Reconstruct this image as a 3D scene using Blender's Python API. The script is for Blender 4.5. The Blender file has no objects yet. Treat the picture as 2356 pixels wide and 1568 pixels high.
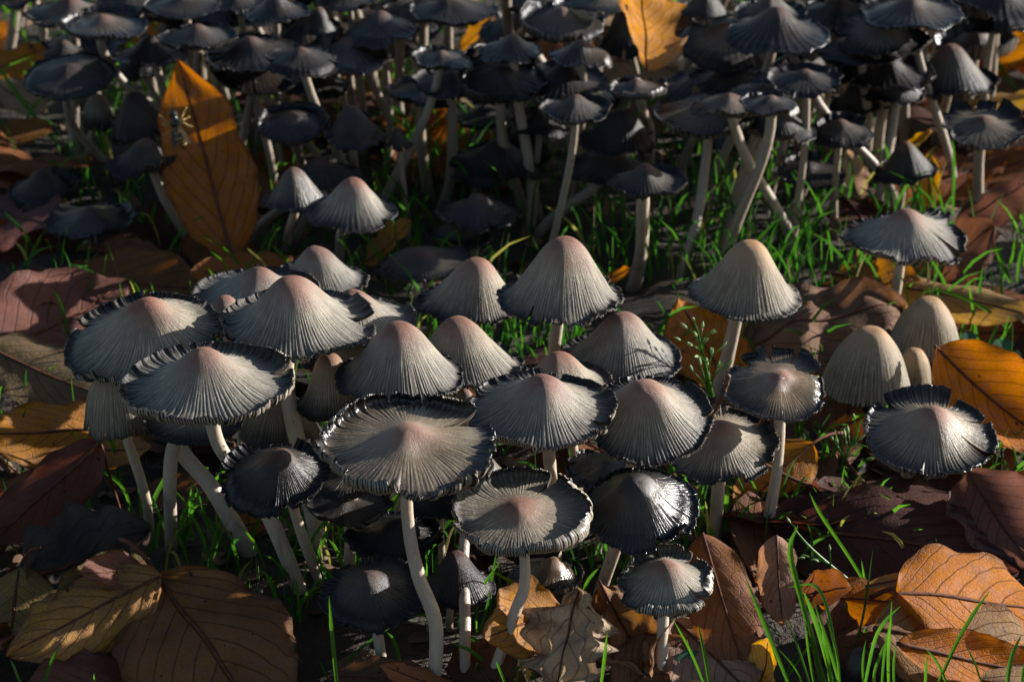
import bpy, math, random
import numpy as np
from mathutils import Vector, Matrix

S = bpy.context.scene
COL = S.collection
rad = math.radians

# ---------------------------------------------------------------- camera
W0, H0, FPX = 2356.0, 1568.0, 5790.0        # picture units used for measuring
CAM_H, PITCH = 0.35, rad(27.0)
FOCUS, FSTOP = 0.60, 34.0
cam_d = bpy.data.cameras.new('camera')
cam = bpy.data.objects.new('camera', cam_d)
COL.objects.link(cam)
cam.location = (0, 0, CAM_H)
cam.rotation_euler = (math.pi / 2 - PITCH, 0, 0)
cam_d.sensor_width = 36.0
cam_d.lens = 36.0 * FPX / W0
cam_d.clip_start, cam_d.clip_end = 0.01, 200.0
cam_d.dof.use_dof = True
cam_d.dof.focus_distance = FOCUS
cam_d.dof.aperture_fstop = FSTOP
S.camera = cam

# ---------------------------------------------------------------- light
SUN_EL, SUN_AZ = rad(17.0), rad(20.0)       # azimuth from +X (right) towards +Y (away)
SUN_DIR = Vector((math.cos(SUN_EL) * math.cos(SUN_AZ), math.cos(SUN_EL) * math.sin(SUN_AZ), math.sin(SUN_EL)))
world = bpy.data.worlds.new('World')
S.world = world
world.use_nodes = True
wn = world.node_tree
sky = wn.nodes.new('ShaderNodeTexSky')
sky.sky_type = 'NISHITA'
sky.sun_disc = False
sky.sun_elevation = SUN_EL
sky.sun_rotation = math.pi / 2 - SUN_AZ
bg = wn.nodes['Background']
wn.links.new(sky.outputs[0], bg.inputs[0])
bg.inputs[1].default_value = 0.062
sun_d = bpy.data.lights.new('sun', 'SUN')
sun_d.energy = 5.0
sun_d.angle = rad(0.5)
sun_d.color = (1.0, 0.97, 0.925)
sun = bpy.data.objects.new('sun', sun_d)
COL.objects.link(sun)
sun.rotation_euler = SUN_DIR.to_track_quat('Z', 'Y').to_euler()
sun.location = (0.6, 0.9, 0.6)
vs = S.view_settings
vs.view_transform = 'Standard'
vs.look = 'None'
vs.exposure = 1.12
vs.gamma = 1.0
vs.use_curve_mapping = False

# ---------------------------------------------------------------- pixel helpers (direction only; distance comes from ground or height)
FWD = Vector((0, math.cos(PITCH), -math.sin(PITCH)))
UPV = Vector((0, math.sin(PITCH), math.cos(PITCH)))
CAMP = Vector((0, 0, CAM_H))
def ray(u, v):
    return FWD + Vector((1, 0, 0)) * ((u - W0 / 2) / FPX) + UPV * (-(v - H0 / 2) / FPX)
def at_depth(u, v, d): return CAMP + ray(u, v) * d
def at_z(u, v, z):
    r = ray(u, v); return CAMP + r * ((z - CAM_H) / r.z)
def at_y(u, v, y):
    r = ray(u, v); return CAMP + r * (y / r.y)

# ---------------------------------------------------------------- object helpers
def mesh_data(name, verts, quads=None, tris=None, attrs=None, uv=None, smooth=True):
    me = bpy.data.meshes.new(name)
    verts = np.ascontiguousarray(verts, dtype=np.float32)
    quads = np.zeros((0, 4), np.int32) if quads is None else np.asarray(quads, np.int32).reshape(-1, 4)
    tris = np.zeros((0, 3), np.int32) if tris is None else np.asarray(tris, np.int32).reshape(-1, 3)
    nq, nt = len(quads), len(tris)
    me.vertices.add(len(verts)); me.vertices.foreach_set('co', verts.ravel())
    loops = np.concatenate([quads.ravel(), tris.ravel()]).astype(np.int32)
    me.loops.add(len(loops)); me.loops.foreach_set('vertex_index', loops)
    me.polygons.add(nq + nt)
    starts = np.concatenate([np.arange(nq) * 4, nq * 4 + np.arange(nt) * 3]).astype(np.int32)
    me.polygons.foreach_set('loop_start', starts)
    me.polygons.foreach_set('use_smooth', np.full(nq + nt, smooth, dtype=bool))
    for k, a in (attrs or {}).items():
        at = me.attributes.new(k, 'FLOAT', 'POINT')
        at.data.foreach_set('value', np.ascontiguousarray(a, dtype=np.float32).ravel())
    if uv is not None:
        l = me.uv_layers.new(name='UVMap')
        l.data.foreach_set('uv', np.ascontiguousarray(np.asarray(uv, np.float32)[loops]).ravel())
    me.update(calc_edges=True)
    me.validate(verbose=False)
    return me
def obj(name, me, mat=None, parent=None, loc=None):
    o = bpy.data.objects.new(name, me)
    COL.objects.link(o)
    if mat is not None and len(me.materials) == 0: me.materials.append(mat)
    if parent is not None: o.parent = parent
    if loc is not None: o.location = loc
    return o
def compact(verts, quads, tris, attrs):
    used = np.unique(np.concatenate([quads.ravel(), tris.ravel()]))
    mp = np.zeros(len(verts), np.int64); mp[used] = np.arange(len(used))
    return verts[used], mp[quads], mp[tris], {k: a[used] for k, a in attrs.items()}
def thing(name, label, cat, loc=(0, 0, 0), group=None):
    o = bpy.data.objects.new(name, None)
    o.empty_display_size = 0.005
    COL.objects.link(o)
    o.location = loc
    tag(o, label, cat, group)
    return o
def tag(o, label, cat, group=None):
    o['label'] = label; o['category'] = cat
    if group: o['group'] = group
    return o
def smooth(a, b, x):
    t = np.clip((x - a) / (b - a), 0, 1); return t * t * (3 - 2 * t)
def spline(pts, per=6):
    P = [np.array(p, float) for p in pts]
    P = [2 * P[0] - P[1]] + P + [2 * P[-1] - P[-2]]
    out = []
    for i in range(1, len(P) - 2):
        for k in range(per):
            t = k / per
            out.append(0.5 * (2 * P[i] + (P[i + 1] - P[i - 1]) * t + (2 * P[i - 1] - 5 * P[i] + 4 * P[i + 1] - P[i + 2]) * t * t
                              + (3 * P[i] - P[i - 1] - 3 * P[i + 1] + P[i + 2]) * t ** 3))
    out.append(P[-2])
    return np.array(out)
def tube(path, radii, nseg=10, flat=1.0, wob=0.0, seed=0):
    """verts, quads, tris of a closed tube along a path"""
    path = np.asarray(path, float); n = len(path)
    rng = np.random.default_rng(seed)
    radii = np.broadcast_to(np.asarray(radii, float), (n,))
    T = np.gradient(path, axis=0); T /= np.linalg.norm(T, axis=1)[:, None] + 1e-12
    ref = np.array([0.0, 1.0, 0.1]) if abs(T[0][1]) < 0.9 else np.array([1.0, 0, 0])
    a = np.cross(T[0], ref); a /= np.linalg.norm(a)
    V = []
    ph = np.arange(nseg) * 2 * np.pi / nseg
    w = 1 + wob * rng.standard_normal(nseg)
    for i in range(n):
        a = a - T[i] * np.dot(a, T[i]); a /= np.linalg.norm(a) + 1e-12
        b = np.cross(T[i], a)
        r = radii[i] * w * (1 + 0.4 * wob * rng.standard_normal())
        V.append(path[i] + (np.cos(ph) * r)[:, None] * a + (np.sin(ph) * r * flat)[:, None] * b)
    V = np.concatenate(V + [path[:1], path[-1:]])
    i = np.arange(nseg); j = np.arange(n - 1)[:, None] * nseg
    q = np.stack([j + i, j + (i + 1) % nseg, j + nseg + (i + 1) % nseg, j + nseg + i], -1).reshape(-1, 4)
    c0, c1 = n * nseg, n * nseg + 1
    t = np.concatenate([np.stack([np.full(nseg, c0), (i + 1) % nseg, i], -1),
                        np.stack([np.full(nseg, c1), (n - 1) * nseg + i, (n - 1) * nseg + (i + 1) % nseg], -1)])
    return V, q, t
def merge(parts):
    V, Q, T, off = [], [], [], 0
    for v, q, t in parts:
        V.append(v); Q.append(np.asarray(q).reshape(-1, 4) + off); T.append(np.asarray(t).reshape(-1, 3) + off); off += len(v)
    return np.concatenate(V), np.concatenate(Q), np.concatenate(T)

# ---------------------------------------------------------------- materials
class NT:
    def __init__(self, name):
        self.m = bpy.data.materials.new(name); self.m.use_nodes = True
        self.t = self.m.node_tree; self.n = self.t.nodes; self.b = self.n['Principled BSDF']
    def new(self, typ, **kw):
        nd = self.n.new('ShaderNode' + typ)
        for k, v in kw.items(): setattr(nd, k, v)
        return nd
    def link(self, a, b): self.t.links.new(a, b)
    def put(self, sock, val):
        if hasattr(val, 'is_output'): self.link(val, sock)
        else: sock.default_value = val
    def math(self, op, a, b=0.0, c=None, clamp=False):
        nd = self.new('Math', operation=op, use_clamp=clamp)
        self.put(nd.inputs[0], a); self.put(nd.inputs[1], b)
        if c is not None: self.put(nd.inputs[2], c)
        return nd.outputs[0]
    def mix(self, f, a, b, typ='MIX'):
        nd = self.new('Mix', data_type='RGBA', blend_type=typ)
        self.put(nd.inputs[0], f)
        for s, v in ((nd.inputs[6], a), (nd.inputs[7], b)):
            self.put(s, v if hasattr(v, 'is_output') or len(v) == 4 else (*v, 1))
        return nd.outputs[2]
    def range(self, x, a, b, c=0.0, d=1.0, smooth=True):
        nd = self.new('MapRange', interpolation_type='SMOOTHSTEP' if smooth else 'LINEAR')
        for s, v in zip(nd.inputs[:5], (x, a, b, c, d)): self.put(s, v)
        return nd.outputs[0]
    def noise(self, vec, scale, detail=3.0, rough=0.55):
        nd = self.new('TexNoise')
        self.put(nd.inputs['Vector'], vec); nd.inputs['Scale'].default_value = scale
        nd.inputs['Detail'].default_value = detail; nd.inputs['Roughness'].default_value = rough
        return nd.outputs[0]
    def attr(self, name): 
        nd = self.new('Attribute', attribute_name=name); return nd.outputs['Fac']
    def ramp(self, x, stops):
        nd = self.new('ValToRGB'); self.put(nd.inputs[0], x)
        e = nd.color_ramp.elements
        while len(e) < len(stops): e.new(0.5)
        for el, (p, c) in zip(e, stops): el.position = p; el.color = (*c, 1)
        return nd.outputs[0]
    def bump(self, h, dist, strength=1.0, normal=None):
        nd = self.new('Bump'); nd.inputs['Strength'].default_value = strength
        nd.inputs['Distance'].default_value = dist; self.put(nd.inputs['Height'], h)
        if normal is not None: self.link(normal, nd.inputs['Normal'])
        return nd.outputs[0]
    def coords(self):
        """object coordinates, shifted for each object so that no two share a pattern"""
        tc = self.new('TexCoord'); oi = self.new('ObjectInfo')
        k = self.math('MULTIPLY', oi.outputs['Random'], 37.0)
        nd = self.new('VectorMath', operation='ADD')
        cx = self.new('CombineXYZ')
        for i in range(3): self.link(k, cx.inputs[i])
        self.link(tc.outputs['Object'], nd.inputs[0]); self.link(cx.outputs[0], nd.inputs[1])
        return nd.outputs[0], oi, tc

def make_cap_material():
    t = NT('inkcap_skin')
    vec, oi, tc = t.coords()
    sep = t.new('SeparateColor'); t.link(oi.outputs['Color'], sep.inputs[0])
    ink, wet, tan = sep.outputs[0], sep.outputs[1], sep.outputs[2]
    s, ridge, ang = t.attr('rad'), t.attr('ridge'), t.attr('ang')
    cv = t.new('CombineXYZ'); t.put(cv.inputs[0], t.math('MULTIPLY', ang, 150.0)); t.put(cv.inputs[1], t.math('MULTIPLY', s, 5.0)); t.put(cv.inputs[2], t.math('MULTIPLY', oi.outputs['Random'], 50.0))
    fib = t.noise(cv.outputs[0], 1.0, 4.0, 0.65)
    n_blot = t.noise(vec, 75.0, 4.0, 0.6)
    n_big = t.noise(vec, 160.0, 3.0)
    n_fine = t.noise(vec, 1500.0, 4.0, 0.65)
    n_mid = t.noise(vec, 500.0, 3.0)
    e = t.math('ADD', s, t.math('MULTIPLY', t.math('SUBTRACT', n_big, 0.5), 0.30))
    base = t.ramp(e, [(0.0, (0.19, 0.078, 0.056)), (0.15, (0.225, 0.112, 0.082)), (0.33, (0.285, 0.215, 0.170)), (0.50, (0.365, 0.325, 0.255)),
                      (0.76, (0.235, 0.218, 0.182)), (0.96, (0.085, 0.080, 0.076))])
    r2 = t.math('FRACT', t.math('MULTIPLY', oi.outputs['Random'], 7.13))
    grey = t.ramp(e, [(0.0, (0.20, 0.125, 0.085)), (0.2, (0.25, 0.185, 0.14)), (0.45, (0.335, 0.30, 0.24)), (0.76, (0.225, 0.212, 0.185)), (0.96, (0.08, 0.076, 0.074))])
    base = t.mix(t.math('MULTIPLY', r2, 0.5), base, grey)
    base = t.mix(tan, base, t.ramp(e, [(0.0, (0.36, 0.185, 0.08)), (0.15, (0.36, 0.235, 0.125)), (0.5, (0.345, 0.275, 0.185)), (1.0, (0.27, 0.245, 0.205))]))
    # grooves between the pleats are the darker gills showing through
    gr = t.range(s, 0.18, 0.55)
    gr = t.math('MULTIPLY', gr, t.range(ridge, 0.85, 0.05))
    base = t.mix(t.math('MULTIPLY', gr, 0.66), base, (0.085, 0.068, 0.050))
    base = t.mix(t.math('MULTIPLY', t.range(fib, 0.62, 0.35), t.range(s, 0.15, 0.5, 0.1, 0.55)), base, t.mix(1.0, base, (0.40, 0.38, 0.37), 'MULTIPLY'))
    base = t.mix(t.math('MULTIPLY', t.range(fib, 0.55, 0.75), t.range(s, 0.15, 0.4, 0.0, 0.35)), base, (0.50, 0.46, 0.37))
    base = t.mix(t.range(n_blot, 0.50, 0.72, 0.0, 0.5), base, t.mix(1.0, base, (0.45, 0.42, 0.42), 'MULTIPLY'))
    base = t.mix(1.0, base, t.mix(oi.outputs['Random'], (1.04, 1.0, 0.94), (0.89, 0.93, 0.99)), 'MULTIPLY')
    # mealy granules
    gran = t.range(n_fine, 0.60, 0.72)
    gran = t.math('MULTIPLY', gran, t.range(s, 0.75, 0.1, 0.10, 0.32))
    base = t.mix(gran, base, (0.50, 0.42, 0.35))
    dirt = t.range(n_mid, 0.66, 0.78)
    base = t.mix(t.math('MULTIPLY', dirt, 0.45), base, (0.20, 0.13, 0.085))
    base = t.mix(t.math('MULTIPLY', t.math('MULTIPLY', wet, t.range(s, 0.15, 0.45)), 0.8), base, t.mix(1.0, base, (0.52, 0.40, 0.27), 'MULTIPLY'))
    # ink spreading up from the margin
    e2 = t.math('ADD', s, t.math('MULTIPLY', t.math('SUBTRACT', t.noise(vec, 260.0, 4.0), 0.5), 0.16))
    e2 = t.math('ADD', e2, t.math('MULTIPLY', t.math('SUBTRACT', 0.5, ridge), 0.10))
    e2 = t.math('ADD', e2, t.math('MULTIPLY', t.math('SUBTRACT', fib, 0.5), 0.12))
    cw = t.new('CombineXYZ'); t.put(cw.inputs[0], t.math('MULTIPLY', ang, 9.0)); t.put(cw.inputs[2], t.math('MULTIPLY', oi.outputs['Random'], 80.0))
    e2 = t.math('ADD', e2, t.math('MULTIPLY', t.math('SUBTRACT', t.noise(cw.outputs[0], 1.0, 2.0), 0.5), 0.30))
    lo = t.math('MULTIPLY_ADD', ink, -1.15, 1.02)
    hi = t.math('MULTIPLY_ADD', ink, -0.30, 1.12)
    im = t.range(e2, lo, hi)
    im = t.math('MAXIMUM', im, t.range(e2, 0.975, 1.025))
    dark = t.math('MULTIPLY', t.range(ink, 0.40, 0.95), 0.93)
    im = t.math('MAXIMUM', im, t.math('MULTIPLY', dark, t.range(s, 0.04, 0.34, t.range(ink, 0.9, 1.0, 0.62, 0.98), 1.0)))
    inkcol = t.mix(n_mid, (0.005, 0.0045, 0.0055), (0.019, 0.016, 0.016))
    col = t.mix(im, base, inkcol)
    t.link(col, t.b.inputs['Base Color'])
    dry = t.math('MULTIPLY_ADD', im, -0.16, 0.64)
    rough = t.math('SUBTRACT', dry, t.math('MULTIPLY', t.math('MULTIPLY', wet, t.range(s, 0.14, 0.36)), t.math('MULTIPLY_ADD', n_mid, 0.5, 0.14)))
    t.link(rough, t.b.inputs['Roughness'])
    t.put(t.b.inputs['Specular IOR Level'], t.math('MULTIPLY_ADD', wet, 0.32, 0.16))
    h = t.math('ADD', t.math('ADD', t.math('MULTIPLY', n_fine, 0.6), t.math('MULTIPLY', n_mid, 0.6)), t.math('MULTIPLY', fib, 0.7))
    bp = t.new('Bump'); bp.inputs['Distance'].default_value = 0.00035; t.link(h, bp.inputs['Height'])
    t.put(bp.inputs['Strength'], t.math('MULTIPLY_ADD', wet, -0.35, 0.8)); t.link(bp.outputs[0], t.b.inputs['Normal'])
    return t.m
def make_gill_material():
    t = NT('inkcap_gills')
    vec, oi, tc = t.coords()
    sep = t.new('SeparateColor'); t.link(oi.outputs['Color'], sep.inputs[0])
    g = t.attr('gill'); s = t.attr('rad')
    n = t.noise(vec, 400.0, 3.0)
    pale = t.mix(n, (0.20, 0.165, 0.125), (0.46, 0.40, 0.32))
    deep = t.mix(sep.outputs[0], pale, (0.014, 0.012, 0.012))
    col = t.mix(t.range(g, 0.25, 0.75), (0.008, 0.007, 0.008), deep)
    t.link(col, t.b.inputs['Base Color'])
    t.b.inputs['Roughness'].default_value = 0.45
    return t.m
def make_stem_material():
    t = NT('inkcap_stem')
    vec, oi, tc = t.coords()
    mp = t.new('Mapping'); t.link(vec, mp.inputs[0]); mp.inputs['Scale'].default_value = (1, 1, 0.07)
    fib = t.noise(mp.outputs[0], 1400.0, 4.0, 0.6)
    n = t.noise(vec, 130.0, 3.0)
    col = t.mix(fib, (0.31, 0.255, 0.20), (0.54, 0.465, 0.375))
    col = t.mix(t.range(n, 0.45, 0.8, 0.0, 0.55), col, (0.34, 0.25, 0.175))
    sp = t.range(t.noise(vec, 420.0, 2.0), 0.70, 0.76)
    col = t.mix(t.math('MULTIPLY', sp, 0.75), col, (0.07, 0.045, 0.03))
    col = t.mix(1.0, col, oi.outputs['Color'], 'MULTIPLY')
    sz = t.new('SeparateXYZ'); t.link(tc.outputs['Object'], sz.inputs[0])
    soil = t.math('MULTIPLY', t.range(t.math('ADD', sz.outputs[2], t.math('MULTIPLY', n, -0.012)), 0.004, -0.006), 0.85)
    col = t.mix(soil, col, (0.06, 0.038, 0.022))
    inkd = t.math('MULTIPLY', t.range(t.noise(mp.outputs[0], 260.0, 3.0), 0.60, 0.72), 0.5)
    col = t.mix(inkd, col, (0.10, 0.075, 0.055))
    t.link(col, t.b.inputs['Base Color'])
    t.b.inputs['Roughness'].default_value = 0.5
    t.b.inputs['Subsurface Weight'].default_value = 0.35
    t.b.inputs['Subsurface Radius'].default_value = (1.0, 0.6, 0.35)
    t.b.inputs['Subsurface Scale'].default_value = 0.0014
    t.link(t.bump(t.math('ADD', fib, t.noise(vec, 900.0, 3.0)), 0.00016, 0.6), t.b.inputs['Normal'])
    return t.m
def make_leaf_material(name, nveins=8.0, slant=0.42, trans=0.42, rough=0.45, dapple=0.34):
    t = NT(name)
    vec, oi, tc = t.coords()
    sx = t.new('SeparateXYZ'); t.link(tc.outputs['UV'], sx.inputs[0])
    a, b = sx.outputs[0], t.math('ABSOLUTE', sx.outputs[1])
    wob = t.math('MULTIPLY', t.math('SUBTRACT', t.noise(vec, 70.0, 2.0), 0.5), 0.05)
    q = t.math('SUBTRACT', t.math('ADD', a, wob), t.math('MULTIPLY', t.math('POWER', b, 1.25), slant))
    fr = t.math('ABSOLUTE', t.math('SUBTRACT', t.math('FRACT', t.math('MULTIPLY', q, nveins)), 0.5))
    vein = t.range(fr, 0.075, 0.012)
    mid = t.range(b, 0.045, 0.015)
    vein = t.math('MAXIMUM', vein, mid)
    # fine net between the veins
    vor = t.new('TexVoronoi', feature='DISTANCE_TO_EDGE'); t.link(vec, vor.inputs['Vector']); vor.inputs['Scale'].default_value = 620.0
    net = t.range(vor.outputs['Distance'], 0.10, 0.0)
    n1 = t.noise(vec, 75.0, 4.0, 0.6); n2 = t.noise(vec, 300.0, 4.0, 0.6); n3 = t.noise(vec, 900.0, 2.0)
    col = oi.outputs['Color']
    hsv = t.new('HueSaturation'); t.link(col, hsv.inputs['Color'])
    t.put(hsv.inputs['Value'], t.math('MULTIPLY_ADD', n1, 1.3, 0.30)); t.put(hsv.inputs['Hue'], t.math('MULTIPLY_ADD', n2, 0.028, 0.486))
    t.put(hsv.inputs['Saturation'], t.math('MULTIPLY_ADD', n2, 0.5, 0.72))
    c = hsv.outputs[0]
    blot = t.range(n1, 0.54, 0.70)
    c = t.mix(t.math('MULTIPLY', blot, dapple), c, (0.045, 0.022, 0.014))
    sp = t.range(t.noise(vec, 260.0, 2.0), 0.69, 0.74)
    c = t.mix(t.math('MULTIPLY', sp, 0.8), c, (0.018, 0.012, 0.010))
    edge = t.math('MULTIPLY', t.range(t.math('ADD', b, t.math('MULTIPLY', n2, 0.25)), 0.98, 1.15), 0.6)
    c = t.mix(edge, c, (0.05, 0.024, 0.014))
    c = t.mix(t.math('MULTIPLY', net, 0.16), c, (0.05, 0.02, 0.01))
    c = t.mix(t.math('MULTIPLY', vein, 0.55), c, (0.06, 0.028, 0.018))
    t.link(c, t.b.inputs['Base Color'])
    t.put(t.b.inputs['Roughness'], t.math('MULTIPLY_ADD', n2, 0.3, rough + 0.08))
    t.b.inputs['Specular IOR Level'].default_value = 0.2
    h = t.math('ADD', t.math('MULTIPLY', vein, -1.0), t.math('ADD', t.math('MULTIPLY', n2, 0.9), t.math('MULTIPLY', net, -0.25)))
    nrm = t.bump(h, 0.0005, 0.55)
    t.link(nrm, t.b.inputs['Normal'])
    tr = t.new('BsdfTranslucent'); 
    sat = t.new('HueSaturation'); sat.inputs['Saturation'].default_value = 1.25; sat.inputs['Value'].default_value = 1.25
    t.link(c, sat.inputs['Color']); t.link(sat.outputs[0], tr.inputs[0])
    mx = t.new('MixShader'); mx.inputs[0].default_value = trans
    t.link(t.b.outputs[0], mx.inputs[1]); t.link(tr.outputs[0], mx.inputs[2])
    t.link(mx.outputs[0], t.n['Material Output'].inputs[0])
    return t.m
def make_plain(name, c0, c1, scale=300.0, rough=0.5, trans=0.0, bump=0.0002, spec=0.5):
    t = NT(name)
    vec, oi, tc = t.coords()
    n = t.noise(vec, scale, 4.0, 0.6)
    c = t.mix(t.range(n, 0.3, 0.7), c0, c1)
    t.link(c, t.b.inputs['Base Color'])
    t.b.inputs['Roughness'].default_value = rough
    t.b.inputs['Specular IOR Level'].default_value = spec
    if bump: t.link(t.bump(t.noise(vec, scale * 2.5, 3.0), bump, 0.6), t.b.inputs['Normal'])
    if trans:
        tr = t.new('BsdfTranslucent'); t.link(c, tr.inputs[0])
        mx = t.new('MixShader'); mx.inputs[0].default_value = trans
        t.link(t.b.outputs[0], mx.inputs[1]); t.link(tr.outputs[0], mx.inputs[2])
        t.link(mx.outputs[0], t.n['Material Output'].inputs[0])
    return t.m
def make_grass_material():
    t = NT('grass_green')
    vec, oi, tc = t.coords()
    tint = t.attr('tint')
    c = t.mix(tint, (0.022, 0.080, 0.012), (0.085, 0.19, 0.018))
    c = t.mix(t.range(tint, 0.93, 0.97), c, (0.30, 0.24, 0.10))
    c = t.mix(t.range(t.noise(vec, 240.0, 3.0), 0.35, 0.75, 0.0, 0.5), c, (0.03, 0.085, 0.03))
    t.link(c, t.b.inputs['Base Color'])
    t.b.inputs['Roughness'].default_value = 0.34
    tr = t.new('BsdfTranslucent')
    t.link(t.mix(1.0, c, (1.5, 1.75, 0.75), 'MULTIPLY'), tr.inputs[0])
    mx = t.new('MixShader'); mx.inputs[0].default_value = 0.5
    t.link(t.b.outputs[0], mx.inputs[1]); t.link(tr.outputs[0], mx.inputs[2])
    t.link(mx.outputs[0], t.n['Material Output'].inputs[0])
    return t.m
def make_ground_material():
    t = NT('woodland_soil')
    tc = t.new('TexCoord'); vec = tc.outputs['Object']
    n1 = t.noise(vec, 18.0, 5.0, 0.6); n2 = t.noise(vec, 160.0, 5.0, 0.65)
    c = t.mix(t.range(n1, 0.35, 0.65), (0.020, 0.013, 0.008), (0.048, 0.030, 0.018))
    c = t.mix(t.range(n2, 0.5, 0.72), c, (0.028, 0.045, 0.014))
    c = t.mix(t.range(t.noise(vec, 700.0, 3.0), 0.6, 0.75), c, (0.085, 0.055, 0.032))
    t.link(c, t.b.inputs['Base Color'])
    t.b.inputs['Roughness'].default_value = 0.85
    t.link(t.bump(n2, 0.006, 0.9), t.b.inputs['Normal'])
    return t.m
M_CAP, M_GILL, M_STEM = make_cap_material(), make_gill_material(), make_stem_material()
M_LEAF = make_leaf_material('beech_leaf_blade')
M_OAK = make_leaf_material('dry_oak_leaf_blade', 5.0, 0.7, 0.28, 0.6, 0.7)
M_RIB = make_plain('leaf_rib', (0.06, 0.024, 0.015), (0.13, 0.05, 0.027), 500, 0.8, 0, 0.0002, 0.2)
M_GRASS, M_GROUND = make_grass_material(), make_ground_material()
M_SEED = make_plain('seed_spikelet', (0.20, 0.36, 0.10), (0.42, 0.52, 0.26), 900, 0.5, 0.3)
M_CLOVER = make_plain('clover_leaf', (0.02, 0.085, 0.035), (0.045, 0.14, 0.05), 200, 0.45, 0.25)
M_BLACK = make_plain('chitin_black', (0.008, 0.007, 0.006), (0.02, 0.017, 0.014), 900, 0.3)
M_YELLOW = make_plain('chitin_yellow', (0.20, 0.12, 0.012), (0.30, 0.20, 0.03), 900, 0.4)
M_WING = make_plain('wasp_wing', (0.05, 0.035, 0.02), (0.10, 0.07, 0.04), 700, 0.25, 0.5)
M_CRUMB = make_plain('leaf_crumbs', (0.05, 0.026, 0.015), (0.24, 0.13, 0.065), 60, 0.8, 0.15)
M_BARK = make_plain('beech_bark', (0.10, 0.095, 0.085), (0.20, 0.19, 0.165), 25, 0.85, 0, 0.003)
M_CROWN = make_plain('autumn_crown', (0.22, 0.10, 0.02), (0.36, 0.18, 0.04), 20, 0.5, 0.4)
M_TWIG = make_plain('twig_bark', (0.06, 0.035, 0.02), (0.17, 0.09, 0.045), 400, 0.8, 0, 0.0006)

# ---------------------------------------------------------------- ground
def ground_z(x, y):
    return 0.0022 * math.sin(x * 47 + 1.3) * math.cos(y * 39 + 0.4) + 0.0016 * math.sin(x * 113 + y * 71) - 0.001
def build_ground():
    n = 121
    t = np.linspace(-1, 1, n)
    g = 0.55 * t + 40.0 * np.sign(t) * np.abs(t) ** 9
    X, Y = np.meshgrid(g, g + 0.68)
    Z = 0.0022 * np.sin(X * 47 + 1.3) * np.cos(Y * 39 + 0.4) + 0.0016 * np.sin(X * 113 + Y * 71) - 0.001
    V = np.stack([X, Y, Z], -1).reshape(-1, 3)
    i = np.arange(n - 1); j = i[:, None] * n
    q = np.stack([j + i, j + i + 1, j + n + i + 1, j + n + i], -1).reshape(-1, 4)
    o = obj('ground', mesh_data('ground', V, q), M_GROUND)
    o['kind'] = 'structure'
    o['label'] = 'dark damp soil under the grass and leaves'
build_ground()

# ---------------------------------------------------------------- mushrooms
MUSH = []
def M(label, ua, va, L, R, vb, vt=None, z=0.05, **k):
    """one mushroom: apex pixel, left/right/front/back rim, rough rim height; k: ink wet tan curl flare wav splits bell roll b (base px) m (stem px) sw group lod"""
    k.update(label=label, ua=ua, va=va, L=L, R=R, vb=vb, vt=vt, z=z)
    MUSH.append(k)

# --- the near cluster
M('wide pale inkcap with upturned black-edged rim at the outer end of the near cluster', 345, 695, 148, 505, 882, 668, .058, ink=.16, curl=75, flare=8, wav=.6, splits=[(155, .22), (40, .12), (-118, .08)], roll=-7, b=(590, 1285), m=[(400, 1000), (490, 1125)], sw=40)
M('broad pale inkcap with pink knob and bent white stem above a blackened cap', 470, 803, 284, 668, 978, 800, .068, ink=.18, wet=.1, curl=80, flare=6, wav=.45, splits=[(162, .3), (110, .1), (18, .22)], roll=-2, b=(700, 1370), m=[(498, 1010), (560, 1095), (625, 1200)], sw=36)
M('tall steep cream inkcap with reddish knob, highest of the near cluster', 672, 640, 510, 858, 825, None, .064, ink=.10, curl=50, flare=4, wav=.55, splits=[(8, .3), (-150, .1)], roll=2, b=(745, 1290), m=[(660, 880), (690, 1040)], sw=38)
M('pinkish inkcap half hidden behind the tall steep cream cap', 600, 617, 445, 735, 745, None, .046, ink=.2, curl=55, flare=5, wav=.4)
M('small pink-topped inkcap squeezed between the wide pale cap and the steep cap', 520, 682, 440, 600, 778, None, .050, ink=.15, curl=50)
M('grey inkcap with ragged black edge at the back of the near cluster', 728, 570, 622, 850, 700, None, .042, ink=.24, curl=40, flare=4, wav=.5, splits=[(70, .25), (20, .2)])
M('tan-pink inkcap leaning out from behind the steep cream cap', 815, 668, 672, 957, 800, None, .052, ink=.17, curl=45, flare=4, wav=.4, splits=[(35, .15)], roll=4)
M('steep bell-shaped grey inkcap with red-brown knob rising behind the wet curled cap', 922, 745, 771, 1066, 932, None, .052, ink=.2, curl=35, flare=8, wav=.5, splits=[(55, .1), (-60, .1)], b=(905, 1215))
M('pale ribbed inkcap with lit ragged side beside the steep grey bell', 1052, 733, 930, 1208, 905, None, .045, ink=.18, curl=35, flare=8, wav=.5, splits=[(40, .2), (0, .15)])
M('dull grey cone-shaped inkcap tucked against the tall white-stemmed inkcap', 1102, 597, 955, 1200, 748, None, .041, ink=.3, curl=30, flare=5, wav=.7, splits=[(175, .2)])
M('cream conical inkcap with torn lit edge on a straight white stem', 1300, 550, 1142, 1432, 750, None, .054, ink=.14, curl=25, flare=12, wav=.5, splits=[(30, .2), (10, .25), (-15, .15), (-125, .2)], b=(1275, 1010), sw=28)
M('broad grey conical inkcap just in front of the white-stemmed cream cone', 1432, 723, 1290, 1570, 890, None, .041, ink=.2, curl=30, flare=5, wav=.5, splits=[(15, .12)], b=(1420, 1130))
M('smooth mauve-topped inkcap peeping between two large pale caps', 1285, 812, 1170, 1412, 945, None, .0445, ink=.15, curl=40, wav=.4)
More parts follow.
